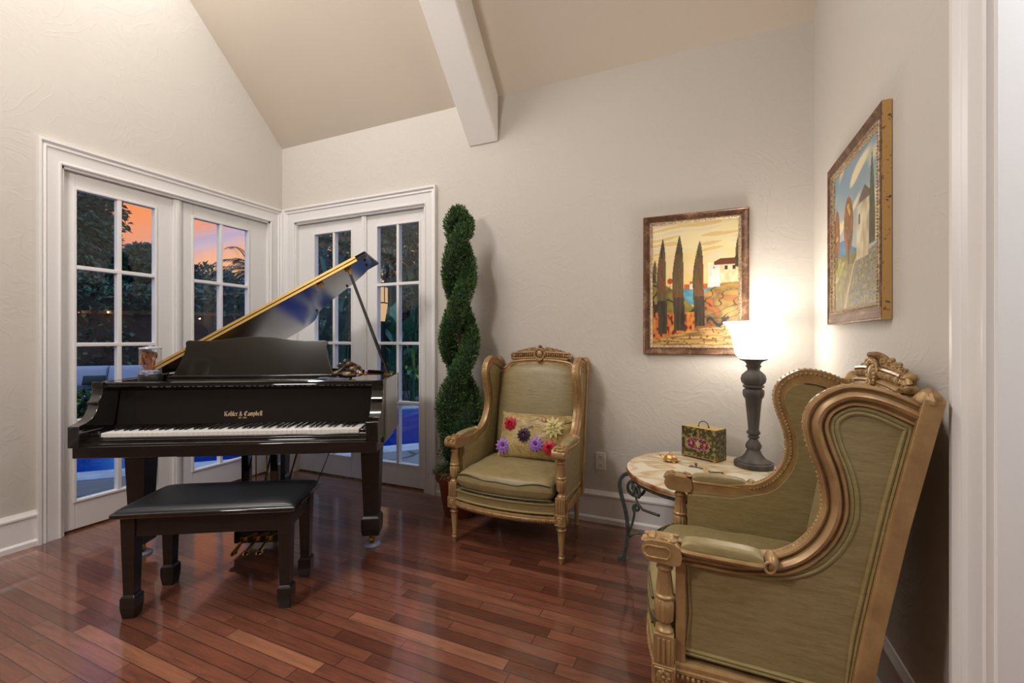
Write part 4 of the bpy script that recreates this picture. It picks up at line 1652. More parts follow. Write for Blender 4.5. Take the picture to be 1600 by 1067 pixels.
for a in (R(183), R(305), R(62)):
    ca, sa = math.cos(a), math.sin(a)

    def M3(pts):
        return [Vector((ca * r_ * .945, sa * r_ * .945, z)) for r_, z in pts]
    g = G()
    # main cabriole bar: scroll foot, slim ankle, bulging knee, curling into a big scroll
    main = [(.472, .016), (.478, .006), (.462, .003), (.448, .012), (.444, .045), (.434, .10), (.428, .17), (.437, .25), (.455, .32), (.470, .375), (.473, .42), (.455, .458), (.42, .474), (.388, .468)]
    mp = [(p.x, p.y) for p in cr([(x, z, 0) for x, z in main], 5)]
    g.sweep(M3(mp), [(-.010, -.009), (.010, -.009), (.010, .009), (-.010, .009)], (-sa, ca, 0))
    sc_ = [(x, z) for x, z in spiral(.388, .405, .063, .016, PI / 2, 1.55)]
    g.sweep(M3(sc_), [(-.008, -.007), (.008, -.007), (.008, .007), (-.008, .007)], (-sa, ca, 0))
    # second bar up the shank with a small scroll
    s2 = [(.436, .06), (.430, .13), (.405, .20), (.392, .26), (.398, .285)]
    sp = [(p.x, p.y) for p in cr([(x, z, 0) for x, z in s2], 5)] + spiral(.380, .292, .020, .007, -.2, 1.3, 16)
    g.sweep(M3(sp), [(-.007, -.006), (.007, -.006), (.007, .006), (-.007, .006)], (-sa, ca, 0))
    g.tube(M3([(.418, .465), (.418, .490)]), .012, 8)
    g.ball(M3([(.474, .010)])[0], (.013, .013, .012), 8, 6)
    lg = obj('leg', g, IRON, tab, bevel=.002, angle=30)
    # apron scrolls either side, following the rim
    for sd in (-1, 1):
        g = G()

        def MA(pts):
            return [Vector(((TR_ - .03) * math.cos(a + sd * t / (TR_ - .03)), (TR_ - .03) * math.sin(a + sd * t / (TR_ - .03)), z)) for t, z in pts]
        s3 = spiral(.055, .445, .036, .010, -2.2, 1.35, 20)[::-1]
        g.tube(MA(s3), .0065, 6)
        g.tube(MA(spiral(.115, .432, .020, .020, 0, 1, 14)), .006, 6)
        s4 = spiral(.178, .430, .034, .010, 3.5, -1.3, 20)[::-1] + [(.150, .40), (.18, .376), (.23, .368), (.30, .378), (.345, .382)]
        g.tube(MA(s4), .0065, 6)
        g.tube(MA([(.178, .462), (.178, .49)]), .006, 6)
        g.tube(MA([(.055, .478), (.055, .49)]), .006, 6)
        obj('apron_scroll', g, IRON, lg)
g = G()
g.tube([(.27 * math.cos(2 * PI * i / 40), .27 * math.sin(2 * PI * i / 40), .145) for i in range(40)], .0075, 7, closed=True)
for a in (R(183), R(305), R(62)):
    g.tube(cr([(.27 * math.cos(a), .27 * math.sin(a), .145), (.36 * math.cos(a), .36 * math.sin(a), .158), (.408 * math.cos(a), .408 * math.sin(a), .12)], 5), .0075, 7)
obj('stretcher', g, IRON, tab)

# ================================================================= LAMP
LPX, LPY = .250, 2.640
LAMPS = .965
lamp = thing('table_lamp', 'tall dark carved table lamp with a glowing white glass bowl shade', 'lamp', (LPX, LPY, TH))
LW = mat('dark_grey_carved_wood', srgb(62, 58, 56), .6, 0, srgb(96, 88, 82), 14, stretch=(1, 1, .25), bump=.35, bscale=40)
g = G()
kk = .98
prof = [(0, 0), (.094, 0), (.097, .004), (.097, .026), (.092, .030), (.086, .030), (.086, .034), (.070, .040), (.055, .052), (.042, .070), (.034, .088), (.031, .094), (.036, .102), (.038, .116), (.032, .132), (.024, .146), (.020, .154), (.028, .160), (.030, .165), (.024, .170), (.024, .174), (.031, .180), (.033, .190), (.027, .200), (.026, .205), (.033, .30), (.041, .372), (.047, .384), (.051, .400), (.050, .420), (.040, .430), (.052, .437), (.053, .444), (.046, .450), (.056, .462), (.060, .482), (.055, .504), (.042, .520), (.032, .528), (.030, .534), (.034, .545), (.040, .552), (.034, .558), (.034, .562), (.040, .572), (.050, .580), (.067, .586), (.070, .590), (.068, .593), (0, .593)]


def lmod(a, z):
    if .455 < z < .51 or .375 < z < .425:
        return 1 + .05 * math.cos(10 * a)
    if .098 < z < .135 or .178 < z < .2:
        return 1 + .05 * math.cos(10 * a)
    if .205 < z < .37:
        return 1 + .035 * math.cos(8 * a)
    if .04 < z < .09:
        return 1 + .02 * math.cos(12 * a)
    return 1


g.lathe(prof, 48, (0, 0, 0), lmod)
base_o = obj('base', g, LW, lamp, angle=45)
SHADE = N('glowing_white_glass')
SHADE.bsdf(Base_Color=(.9, .88, .84), Roughness=.3, Emission_Color=(1, .945, .87), Emission_Strength=9)
g = G()
sp = [(.055, .594), (.072, .598), (.086, .612), (.095, .640), (.101, .680), (.108, .715), (.118, .745), (.132, .772), (.150, .792), (.150, .795), (.147, .796), (.129, .776), (.114, .747), (.104, .716), (.097, .68), (.091, .642), (.083, .616), (.07, .602), (.055, .597)]
g.lathe(sp + [sp[0]], 48)
obj('glass_shade', g, SHADE.mat, lamp, angle=50)
g = G()
g.ball((0, 0, .665), (.03, .03, .04), 14, 10)
g.lathe([(0, .592), (.02, .592), (.02, .635), (0, .635)], 14)
obj('bulb', g, emis('lit_bulb', (1, .93, .83), 14), lamp)
lamp.scale = (.97, .97, LAMPS)

# ================================================================= TEA-CADDY BOX
th = math.atan2(2.604 + .015 - 2.715, .067 + .105)
bxo = thing('painted_box', 'small painted green and gold box with wire handle on the round table', 'box', (0, 0, 0))
e1 = Vector((math.cos(th), math.sin(th), 0))
e2 = Vector((-math.sin(th), math.cos(th), 0))
BLn, BDp, BHt = .203, .112, .176
p0 = Vector((-.108, 2.722, TH))
cen = p0 + e1 * BLn / 2 + e2 * BDp / 2
bxo.location = cen
bxo.rotation_euler = (0, 0, th)


def boxcol(u, v, w):
    """u along, v up, decorated front"""
    gold, green, dk = srgb(150, 122, 66), srgb(72, 68, 34), srgb(46, 42, 22)
    c = green
    n_ = mnoise.noise(Vector((u * 55, v * 55 + w, w)))
    n2 = mnoise.noise(Vector((u * 80, v * 80, w + 5)))
    if n_ > .22:
        c = srgb(140, 130, 84)
    elif n2 > .32:
        c = gold
    elif n_ < -.35:
        c = dk
    return c


def boxgrid(g, o, a, b, la, lb, na, nb, w, fn):
    base_i = len(g.v)
    vs = []
    for j in range(nb + 1):
        for i in range(na + 1):
            u, v = i / na, j / nb
            vs.append(Vector(o) + Vector(a) * (u * la) + Vector(b) * (v * lb))
            g.c.append(fn(u * la, v * lb, w))
    fs = [(j * (na + 1) + i, j * (na + 1) + i + 1, (j + 1) * (na + 1) + i + 1, (j + 1) * (na + 1) + i) for j in range(nb) for i in range(na)]
    g.add(vs, fs)


def frontcol(u, v, w):
    cx, cz = u - BLn / 2 + .004, v - .072
    if abs(cx) / .020 + abs(cz) / .030 < 1:
        return srgb(176, 160, 118) if abs(cx) / .020 + abs(cz) / .030 < .8 else srgb(110, 88, 40)
    k_ = max(abs(cx) / .066, abs(cz) / .032)
    k2 = (abs(cx) / .072) ** 2.4 + (abs(cz) / .034) ** 2.4
    if k2 < 1:
        if k2 > .86:
            return srgb(190, 160, 120)
        dd = math.hypot(abs(cx) - .040, cz)
        if dd < .008:
            return srgb(196, 140, 66)
        if mnoise.noise(Vector((cx * 90, cz * 90, 3))) > .15:
            return srgb(170, 110, 130)
        return srgb(96, 26, 60)
    return boxcol(u, v, w)


x0, x1, y0, y1, z0 = -BLn / 2, BLn / 2, -BDp / 2, BDp / 2, .014
BOXP = paintmat('painted_decor', .38, .2, 60)
zl = .126


def boxbody(za, zb, name, lid=False):
    g = G()
    h = zb - za
    nb = int(h * 420)
    off = za - z0
    boxgrid(g, (x0, y0, za), (1, 0, 0), (0, 0, 1), BLn, h, 80, nb, 1, lambda u, v, w: frontcol(u, v + off, w))
    boxgrid(g, (x1, y0, za), (0, 1, 0), (0, 0, 1), BDp, h, 40, nb, 4, lambda u, v, w: boxcol(u, v + off, w))
    boxgrid(g, (x1, y1, za), (-1, 0, 0), (0, 0, 1), BLn, h, 60, nb, 7, lambda u, v, w: boxcol(u, v + off, w))
    boxgrid(g, (x0, y1, za), (0, -1, 0), (0, 0, 1), BDp, h, 40, nb, 9, lambda u, v, w: boxcol(u, v + off, w))
    boxgrid(g, (x0, y0, zb), (1, 0, 0), (0, 1, 0), BLn, BDp, 30, 16, 11, lambda u, v, w: srgb(186, 156, 98) if lid else srgb(90, 74, 40))
    boxgrid(g, (x0, y1, za), (1, 0, 0), (0, -1, 0), BLn, BDp, 4, 4, 11, lambda u, v, w: srgb(90, 74, 40))
    return obj(name, g, BOXP, bxo, smooth=False, recalc=False)


boxbody(z0, z0 + zl, 'body')
boxbody(z0 + zl + .0012, z0 + BHt - .014, 'lid', True)
g = G()
g.box(x0 - .002, x1 + .002, y0 - .002, y1 + .002, .009, z0)
for sx in (x0 + .008, x1 - .008):
    for sy in (y0 + .008, y1 - .008):
        g.box(sx - .009, sx + .009, sy - .009, sy + .009, 0, .0095)
obj('base_feet', g, mat('box_gold_edge', srgb(170, 128, 74), .4, .3), bxo, bevel=.002, smooth=False)
g = G()
zt = z0 + BHt - .014
hp = [(-.030 * math.cos(a), 0, zt + .002 + .030 * math.sin(a)) for a in [k_ * PI / 14 for k_ in range(15)]]
g.tube(hp, .0025, 7)
for sx in (-.03, .03):
    g.lathe([(0, 0), (.006, 0), (.006, .003), (0, .004)], 10, (sx, 0, zt))
obj('handle', g, mat('dark_wire', srgb(70, 62, 50), .4, .8), bxo)

# ================================================================= GILT TURTLE
tur = thing('turtle_figurine', 'tiny gilt metal turtle box on the round table left of the painted box', 'figurine', (-.158, 2.565, TH), R(165))
TG = mat('bright_gilt', srgb(224, 186, 120), .3, .6, srgb(186, 138, 76), 60, bump=.5, bscale=120)
g = G()
g.grid(lambda u, v: ((.036 * math.cos(2 * PI * u) * math.cos(v * PI / 2)), .028 * math.sin(2 * PI * u) * math.cos(v * PI / 2), .013 + .030 * math.sin(v * PI / 2) ** .9 + .0015 * math.cos(12 * PI * u) * math.cos(v * PI / 2)), 36, 9, closed_u=True)
g.lathe([(0, .008), (.030, .008), (.038, .012), (.036, .016), (0, .016)], 28)
obj('shell', g, TG, tur, angle=60)
g = G()
for sx, sy in ((.028, .022), (.028, -.022), (-.024, .022), (-.024, -.022)):
    g.ball((sx, sy, .005), (.011, .008, .005), 8, 6)
g.tube([(.030, 0, .012), (.044, 0, .018), (.054, 0, .026)], .006, 8, radii=[.008, .006, .0055])
g.ball((.057, 0, .029), (.009, .007, .0065), 10, 7)
g.tube([(-.034, 0, .010), (-.048, 0, .014), (-.058, .002, .018)], .004, 6, radii=[.006, .004, .0015])
obj('head_and_feet', g, TG, tur)
g = G()
g.tube([(.008 * math.cos(a), 0, .046 + .008 * math.sin(a)) for a in [k_ * 2 * PI / 12 for k_ in range(12)]], .0022, 6, closed=True)
obj('finger_ring', g, TG, tur)

# ================================================================= TWO SMALL METAL PIECES
for (x, y, rot, lab, knob) in ((-.020, 2.492, -.35, 'small dark metal trinket with a round knob, in front of the painted box', True), (.072, 2.44, .25, 'small flat pierced metal trinket on the table between box and armchair', False)):
    kt = thing('metal_trinket', lab, 'trinket', (x, y, TH), rot, 'pewter trinkets on the table')
    PEW = mat('dark_pewter', srgb(120, 110, 96), .35, .9)
    g = G()
    g.box(-.026, .026, -.003, .003, .001, .006)
    g.box(.014, .026, -.012, .0, .001, .005)
    obj('shaft', g, PEW, kt, bevel=.0012, smooth=False)
    g = G()
    for k_ in range(3):
        a = k_ * 2 * PI / 3
        cx, cy = -.032 + .009 * math.cos(a), .009 * math.sin(a)
        g.tube([(cx + .007 * math.cos(b), cy + .007 * math.sin(b), .004) for b in [j * 2 * PI / 12 for j in range(12)]], .002, 6, closed=True)
    if knob:
        g.tube([(-.008, 0, .004), (-.010, 0, .016)], .005, 8)
        g.ball((-.010, 0, .020), (.009, .009, .007), 10, 6)
    obj('bow', g, PEW, kt)

# ================================================================= PAINTINGS


def lerp(a, b, t):
    t = max(0, min(1, t))
    return tuple(x + (y - x) * t for x, y in zip(a, b))


def nz(x, y, z=0):
    return mnoise.noise(Vector((x, y, z)))


def art_cypress(u, v):
    # sky
    c = lerp(srgb(222, 188, 116), srgb(236, 220, 168), (v - .45) / .4 + .3 * nz(u * 3, v * 9))
    if v > .6:
        st = nz(u * 2.2, v * 26 - u * 2, 3)
        if st > .18:
            c = lerp(c, srgb(226, 206, 186), (st - .18) * 4)
        elif st < -.25:
            c = lerp(c, srgb(212, 160, 84), .5)
    # sea
    if .33 < v < .465 and .2 < u < .72:
        c = lerp(srgb(104, 160, 172), srgb(70, 128, 150), nz(u * 9, v * 30) + .5)
    if .455 < v < .52 and .45 < u < .60:
        c = srgb(226, 206, 178) if v < .51 - abs(u - .52) * .2 else srgb(176, 96, 56)
    if .455 < v < .50 and (.38 < u < .45 or .60 < u < .66):
        c = srgb(178, 92, 52)
    # left hill
    hl = .535 - .9 * max(0, u - .04) ** 1.35 * .72
    if u < .55 and v < hl:
        t = nz(u * 9, v * 14, 8)
        c = lerp(srgb(150, 132, 58), srgb(96, 88, 40), t + .5)
        if abs(nz(u * 5, v * 8, 2)) < .06:
            c = srgb(60, 46, 26)
        if v < .27:
            t = nz(u * 24, v * 24, 4)
            c = lerp(srgb(186, 74, 34), srgb(216, 150, 70), t + .4) if t > -.2 else srgb(100, 40, 24)
    # right mound
    hr = .40 + .13 * math.sin(min(1, max(0, (u - .55) / .5)) * PI / 2)
    if u > .5 and v < hr and v < .40 + (u - .5) * .9:
        t = nz(u * 7 - v * 7, v * 18 + u * 3, 6)
        c = lerp(srgb(158, 122, 70), srgb(92, 82, 44), t * 1.2 + .5)
        if t > .3:
            c = srgb(164, 88, 52)
        if abs(nz(u * 6 - v * 5, v * 16, 9)) < .05:
            c = srgb(70, 48, 28)
    # house
    if .665 < u < .80 and .47 < v < .665:
        c = lerp(srgb(238, 230, 212), srgb(206, 196, 178), nz(u * 20, v * 20) + .4)
    if u >= .80 and .50 < v < .645:
        c = lerp(srgb(196, 170, 126), srgb(226, 206, 170), nz(u * 20, v * 20) + .5)
        for wu in (.865, .955):
            if abs(u - wu) < .016 and .60 < v < .635:
                c = srgb(60, 44, 30)
    if .73 < u and .645 < v < .692 - max(0, .80 - u) * .35:
        c = srgb(104, 58, 38)
    if .725 < u < .74 and .615 < v < .63:
        c = srgb(90, 70, 56)
    # round red tree
    if (u - .215) ** 2 + ((v - .53) * 1.45) ** 2 < .034 ** 2:
        c = srgb(168, 62, 44)
    if abs(u - .215) < .005 and .44 < v < .5:
        c = srgb(90, 60, 40)
    # field in front
    if v < .035 + .165 * min(1, max(0, u)) ** .9:
        c = lerp(srgb(200, 162, 94), srgb(128, 92, 52), nz(u * 5, v * 70, 2) * 1.3 + .45)
        if nz(u * 30, v * 60, 5) > .3:
            c = srgb(110, 76, 40)
    if .64 < u < .90 and abs(v - (.19 + .03 * math.sin(u * 30))) < .014:
        c = srgb(56, 50, 56)
    # cypresses
    for (cx, b, t, w) in ((.115, .095, .885, .052), (.318, .120, .900, .060), (.558, .155, .845, .056), (.03, .52, .71, .022), (1.0, .62, .88, .03)):
        if b < v < t:
            k_ = (v - b) / (t - b)
            hw = w * 1.12 * (1.0 - max(0, k_ - .5) ** 2.2 * 4.3) * (.9 + .1 * min(1, k_ * 4))
            if abs(u - cx - .01 * math.sin(v * 9)) < hw:
                s_ = nz(u * 40, v * 7, cx * 10)
                c = lerp(srgb(104, 88, 52), srgb(54, 48, 32), s_ * 1.3 + .5)
                if .35 < k_ < .8 and s_ > .1:
                    c = lerp(c, srgb(158, 84, 52), .5)
                if k_ < .35:
                    c = lerp(srgb(46, 40, 34), srgb(92, 76, 52), s_ * .6 + .4)
    return c


def art_tower(u, v):
    c = lerp(srgb(176, 184, 178), srgb(120, 146, 164), (v - .4) * 1.6 + .3 * nz(u * 3, v * 3))
    s_ = nz(u * 1.6 + v * 2.5, v * 7 - u * 3.2, 1)
    if s_ > .15 and v > .55:
        c = lerp(c, srgb(226, 212, 170), (s_ - .15) * 5)
    if .34 < v < .50 and u < .7 and v < .44 + .06 * math.sin(u * 7 + .4):
        c = lerp(srgb(62, 112, 146), srgb(88, 140, 168), nz(u * 10, v * 20) + .5)
    if v < .40 - u * .06 and u < .62:
        c = lerp(srgb(150, 128, 70), srgb(108, 112, 66), nz(u * 9, v * 15) + .5)
    # field
    if v < .30 + .10 * max(0, u - .45):
        t = nz(u * 16, v * 22, 5)
        c = lerp(srgb(118, 112, 78), srgb(150, 140, 104), t + .5)
        if u > .45 and nz(u * 40, v * 40, 9) > .05:
            c = srgb(150, 148, 150) if nz(u * 60, v * 60, 2) > 0 else srgb(92, 92, 88)
        if nz(u * 30, v * 30, 7) > .35:
            c = srgb(176, 158, 84)
    # path
    px_ = .28 + .9 * (v - .02) ** 1.1 + (.4 * max(0, v - .27))
    if v < .38 and abs(u - px_) < .012 + .05 * max(0, .3 - v):
        c = srgb(196, 176, 140)
    if v < .34 and abs(u - (.05 + 1.5 * (v - .22))) < .05 and v > .2:
        c = srgb(186, 160, 120)
    if (u - .12) ** 2 + (v - .30) ** 2 < .006:
        c = lerp(srgb(176, 166, 84), srgb(110, 116, 60), nz(u * 40, v * 40) + .5)
    # tower house
    if .55 < u < .80 and .30 < v < .66 + (.05 if u > .62 else 0):
        c = lerp(srgb(226, 214, 186), srgb(176, 154, 116), nz(u * 12, v * 10) + .35 + (.25 if u > .68 else 0))
        if abs(u - .61) < .015 and .53 < v < .60:
            c = srgb(70, 56, 44)
    if .60 < u < .84 and .66 < v < .76 - abs(u - .72) * .6:
        c = srgb(110, 92, 78)
    if u > .88 and .36 < v < .6:
        c = srgb(206, 184, 140)
    # orange oval trees
    for (cx, cy, rx, ry) in ((.06, .56, .075, .19), (.36, .58, .115, .20)):
        if ((u - cx) / rx) ** 2 + ((v - cy) / ry) ** 2 < 1:
            t = nz(u * 14, v * 14, cx)
            c = lerp(srgb(160, 100, 62), srgb(104, 86, 60), t * 1.3 + .5)
            if t > .4:
                c = srgb(206, 160, 80)
        if abs(u - cx) < .018 and .30 < v < cy - .1:
            c = srgb(96, 72, 52)
    # cypress
    for (cx, b, t_, w) in ((.86, .36, .93, .055),):
        if b < v < t_:
            k_ = (v - b) / (t_ - b)
            if abs(u - cx) < w * (1 - max(0, k_ - .3) ** 1.5 * 1.6):
                c = lerp(srgb(62, 66, 50), srgb(96, 100, 66), nz(u * 40, v * 8) + .5)
    return c


BZ = N('bronze_leaf_frame')
vv = BZ.coord()
BZ.bsdf(Base_Color=BZ.ramp(BZ.noise(vv, 16, 5, .7, .8), [(.35, srgb(84, 56, 42)), (.52, srgb(112, 80, 60)), (.68, srgb(166, 130, 98))]), Roughness=.38, Metallic=.35)
BZ.bump(BZ.noise(vv, 40, 3), .3, .002)
SILVER = mat('champagne_beading', srgb(216, 196, 164), .35, .5, srgb(140, 110, 80), 120, bump=.8, bscale=260)
SIDEG = mat('speckled_gold_edge', srgb(196, 156, 96), .4, .25, srgb(90, 58, 30), 50, lo=.60, hi=.68)


def painting(name, label, origin, eu, en, W, Hh, art, nu, nv, fw=.052, dep=.030, gilt=BZ.mat):
    """origin lower-left of frame on the wall, eu along wall, en out of the wall"""
    p = thing(name, label, 'painting', origin)
    eu, en, ez = Vector(eu), Vector(en), Vector((0, 0, 1))

    def Q(u, v, d):
        return eu * u + ez * v + en * d
    prof = [(0, 0), (0, dep), (.004, dep + .002), (.008, dep - .002), (fw * .45, dep - .008), (fw * .75, dep - .010), (fw * .75, 0)]
    rings = []
    for (cu, cv, su, sv) in ((0, 0, 1, 1), (W, 0, -1, 1), (W, Hh, -1, -1), (0, Hh, 1, -1)):
        rings.append([Q(cu + su * a, cv + sv * a, d) for a, d in prof])
    g = G()
    m_ = len(prof)
    vs = [q for r_ in rings for q in r_]
    fs, mi = [], []
    for i in range(4):
        for j in range(m_ - 1):
            g.add([rings[i][j], rings[i][j + 1], rings[(i + 1) % 4][j + 1], rings[(i + 1) % 4][j]], [(0, 1, 2, 3)], 1 if j == 0 else 0)
    obj('frame', g, [gilt, SIDEG], p, smooth=False)
    # beaded inner slip
    a0, a1 = fw * .72, fw * 1.06
    g = G()
    pr2 = [(a0, 0), (a0, dep - .006), (a0 + .004, dep - .002), (a0 + .010, dep - .006), (a1, dep - .012), (a1, 0)]
    rings = []
    for (cu, cv, su, sv) in ((0, 0, 1, 1), (W, 0, -1, 1), (W, Hh, -1, -1), (0, Hh, 1, -1)):
        rings.append([Q(cu + su * a, cv + sv * a, d) for a, d in pr2])
    for i in range(4):
        for j in range(len(pr2) - 1):
            g.add([rings[i][j], rings[i][j + 1], rings[(i + 1) % 4][j + 1], rings[(i + 1) % 4][j]], [(0, 1, 2, 3)])
    b_ = a0 + .006
    for (s0, s1) in (((b_, b_), (W - b_, b_)), ((W - b_, b_), (W - b_, Hh - b_)), ((W - b_, Hh - b_), (b_, Hh - b_)), ((b_, Hh - b_), (b_, b_))):
        n_ = int((abs(s1[0] - s0[0]) + abs(s1[1] - s0[1])) / .0115)
        for k_ in range(n_):
            t = k_ / n_
            g.ball(Q(s0[0] + (s1[0] - s0[0]) * t, s0[1] + (s1[1] - s0[1]) * t, dep - .003), .0048, 6, 4)
    obj('beaded_slip', g, SILVER, p, smooth=True)
    g = G()
    cw, chh = W - 2 * a1, Hh - 2 * a1
    vs = []
    for j in range(nv + 1):
        for i in range(nu + 1):
            u, v = i / nu, j / nv
            vs.append(Q(a1 + u * cw, a1 + v * chh, dep - .014))
            g.c.append(art(u, v))
    g.add(vs, [(j * (nu + 1) + i, j * (nu + 1) + i + 1, (j + 1) * (nu + 1) + i + 1, (j + 1) * (nu + 1) + i) for j in range(nv) for i in range(nu)])
    obj('canvas', g, PAINT, p, smooth=False, recalc=False)
    return p


PAINT = paintmat('oil_paint', .45, .4, 70)
painting('framed_painting', 'framed painting of three tall cypresses under a yellow sky above the round table', (-.338, YB - .002, 1.108), (1, 0, 0), (0, -1, 0), .586, .852, art_cypress, 150, 220)
painting('framed_painting', 'framed painting of orange trees and a tower house on the right wall', (XR - .002, 2.462, 1.266), (0, -1, 0), (-1, 0, 0), .672, .714, art_tower, 150, 150, fw=.060, dep=.026)

# ================================================================= GARDEN
Q2 = math.sqrt(.5)
A45 = R(45)


def w45(a, b, z=0):
    """a along the pool, b away from the house corner"""
    return Vector(((a - b) * Q2, (a + b) * Q2, z))


ROT45 = Matrix.Rotation(A45, 4, 'Z')
PZ = -.06
m = N('bluestone_flagging')
v = m.coord(scale=(1, 1, 1))
wv = m.n('ShaderNodeVectorMath', operation='ADD')
nn = m.n('ShaderNodeTexNoise')
nn.inputs['Scale'].default_value = 1.4
m.l(v, nn.inputs['Vector'])
sc = m.n('ShaderNodeVectorMath', operation='SCALE')
m.l(nn.outputs[1], sc.inputs[0])
sc.inputs['Scale'].default_value = .5
m.l(v, wv.inputs[0])
m.l(sc.outputs[0], wv.inputs[1])
ed = m.vor(wv.outputs[0], 1.35, 'DISTANCE_TO_EDGE')
cellc = m.vor(wv.outputs[0], 1.35, 'F1', 1)
bw = m.n('ShaderNodeRGBToBW')
m.l(cellc, bw.inputs[0])
base_ = m.ramp(bw.outputs[0], [(.1, srgb(98, 102, 104)), (.5, srgb(122, 126, 126)), (.9, srgb(144, 144, 140))])
base_ = m.mix(1, base_, m.ramp(m.noise(v, 7, 4), [(.3, .82), (.7, 1.08)]), 'MULTIPLY')
m.bsdf(Base_Color=m.mix(1, base_, m.ramp(ed, [(.0, .25), (.018, .35), (.035, 1.0)]), 'MULTIPLY'), Roughness=.4)
m.bump(m.ramp(ed, [(0, 0), (.04, 1)]), .4, .01)
STONE = m.mat
A0, A1 = -16, 9
N0, N1, FB_ = 5.30, 8.12, 10.95
g = G()
g.M = ROT45
g.box(A0, A1, -1, N0, PZ - .1, PZ)
g.box(A0, A1, N1, 18, PZ - .1, PZ)
g.box(A0, -13, N0, N1, PZ - .1, PZ)
g.box(5.5, A1, N0, N1, PZ - .1, PZ)
struct('patio_floor', g, STONE, smooth=False)
# pool basin
TILE = mat('blue_pool_tile', srgb(22, 98, 168), .3, 0, srgb(14, 78, 150), 30)
g = G()
g.M = ROT45
for (a, b, c, d) in ((-13, -12.95, N0, N1), (5.45, 5.5, N0, N1), (-13, 5.5, N0, N0 + .05), (-13, 5.5, N1 - .05, N1)):
    g.box(a, b, c, d, -1.3, PZ - .02)
g.box(-13, 5.5, N0, N1, -1.4, -1.3)
struct('pool_basin', g, TILE, smooth=False)
COP = mat('pale_coping', srgb(176, 184, 190), .5, 0, srgb(140, 150, 160), 5)
g = G()
g.M = ROT45
g.box(-13.2, 5.7, N0 - .28, N0 + .02, PZ - .02, PZ + .012)
g.box(-13.2, 5.7, N1 - .02, N1 + .30, PZ - .02, PZ + .012)
struct('pool_coping', g, COP, bevel=.008, smooth=False)
m = N('pool_water')
t_ = m.n('ShaderNodeBsdfTransparent')
t_.inputs[0].default_value = (.24, .56, .86, 1)
gl = m.n('ShaderNodeBsdfGlossy')
gl.inputs['Roughness'].default_value = .02
fr_ = m.n('ShaderNodeFresnel')
ge_ = m.n('ShaderNodeNewGeometry')
m.l(m.math('ADD', 1.33, m.math('MULTIPLY', ge_.outputs['Backfacing'], 1 / 1.33 - 1.33)), fr_.inputs[0])
bp_ = m.n('ShaderNodeBump')
bp_.inputs['Strength'].default_value = .25
bp_.inputs['Distance'].default_value = .02
m.l(m.noise(m.coord(), 2.2, 3, .5, .6), bp_.inputs['Height'])
m.l(bp_.outputs[0], gl.inputs['Normal'])
m.l(bp_.outputs[0], fr_.inputs['Normal'])
mx = m.n('ShaderNodeMixShader')
m.l(m.math("MULTIPLY", fr_.outputs[0], .32), mx.inputs[0])
m.l(t_.outputs[0], mx.inputs[1])
m.l(gl.outputs[0], mx.inputs[2])
m.l(mx.outputs[0], m.out.inputs[0])
g = G()
g.M = ROT45
g.grid(lambda u, v: (-12.95 + 18.4 * u, N0 + .05 + (N1 - N0 - .1) * v, PZ - .10), 12, 5)
wtr = obj('pool_water', g, m.mat, smooth=False)
tag(wtr, 'deep blue swimming pool water beyond the glass doors', 'water', kind='stuff')
for i, a in enumerate((-8, -3.5, -.5, 3.0)):
    l_ = bpy.data.lights.new('pool_light', 'POINT')
    l_.energy, l_.color, l_.shadow_soft_size = POOL_E, (.35, .7, 1), .15
    o = bpy.data.objects.new('pool_light', l_)
    C.objects.link(o)
    o.location = w45(a, (N0 + N1) / 2, -.9)

# garden wall with a brown rail and little lights
BRK = N('dark_brick')
bt = BRK.n('ShaderNodeTexBrick')
BRK.l(BRK.coord('Object', rot=(PI / 2, 0, -A45)), bt.inputs[0])
bt.inputs['Color1'].default_value = (*srgb(70, 50, 38), 1)
bt.inputs['Color2'].default_value = (*srgb(52, 38, 32), 1)
bt.inputs['Mortar'].default_value = (*srgb(40, 32, 30), 1)
bt.inputs['Scale'].default_value = 5
BRK.bsdf(Base_Color=bt.outputs[0], Roughness=.8)
g = G()
g.M = ROT45
g.box(A0, A1, FB_, FB_ + .15, PZ, 1.70)
struct('wall_garden', g, BRK.mat, smooth=False)
g = G()
g.M = ROT45
g.box(A0, A1, FB_ - .05, FB_ + .18, 1.70, 1.76)
struct('trim_6', g, mat('brown_rail', srgb(110, 70, 44), .5), smooth=False)

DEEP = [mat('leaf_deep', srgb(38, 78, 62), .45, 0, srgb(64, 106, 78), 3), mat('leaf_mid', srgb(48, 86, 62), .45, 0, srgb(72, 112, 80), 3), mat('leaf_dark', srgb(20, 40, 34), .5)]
BARK = mat('tree_bark', srgb(64, 54, 46), .8, 0, srgb(44, 36, 32), 6)


def blob_leaves(g, c_, r_, n, ln, w, mats=3, fill=.55):
    c_ = Vector(c_)
    for i in range(n):
        d = Vector((rnd.gauss(0, 1), rnd.gauss(0, 1), rnd.gauss(0, 1))).normalized()
        k_ = fill + (1 - fill) * rnd.random() ** .6
        # lumpy crown
        k_ *= 1 + .28 * mnoise.noise(d * 2.3 + c_)
        p = c_ + Vector((d.x * r_[0], d.y * r_[1], d.z * r_[2])) * k_
        dd = d + Vector((rnd.uniform(-1, 1), rnd.uniform(-1, 1), rnd.uniform(-1.2, .5)))
        g.leaf(p, dd, (rnd.uniform(-1, 1), rnd.uniform(-1, 1), rnd.uniform(-.2, 1)), ln * rnd.uniform(.7, 1.3), w * rnd.uniform(.7, 1.3), rnd.choice((0, 0, 1, 2))
               if mats == 3 else 0)


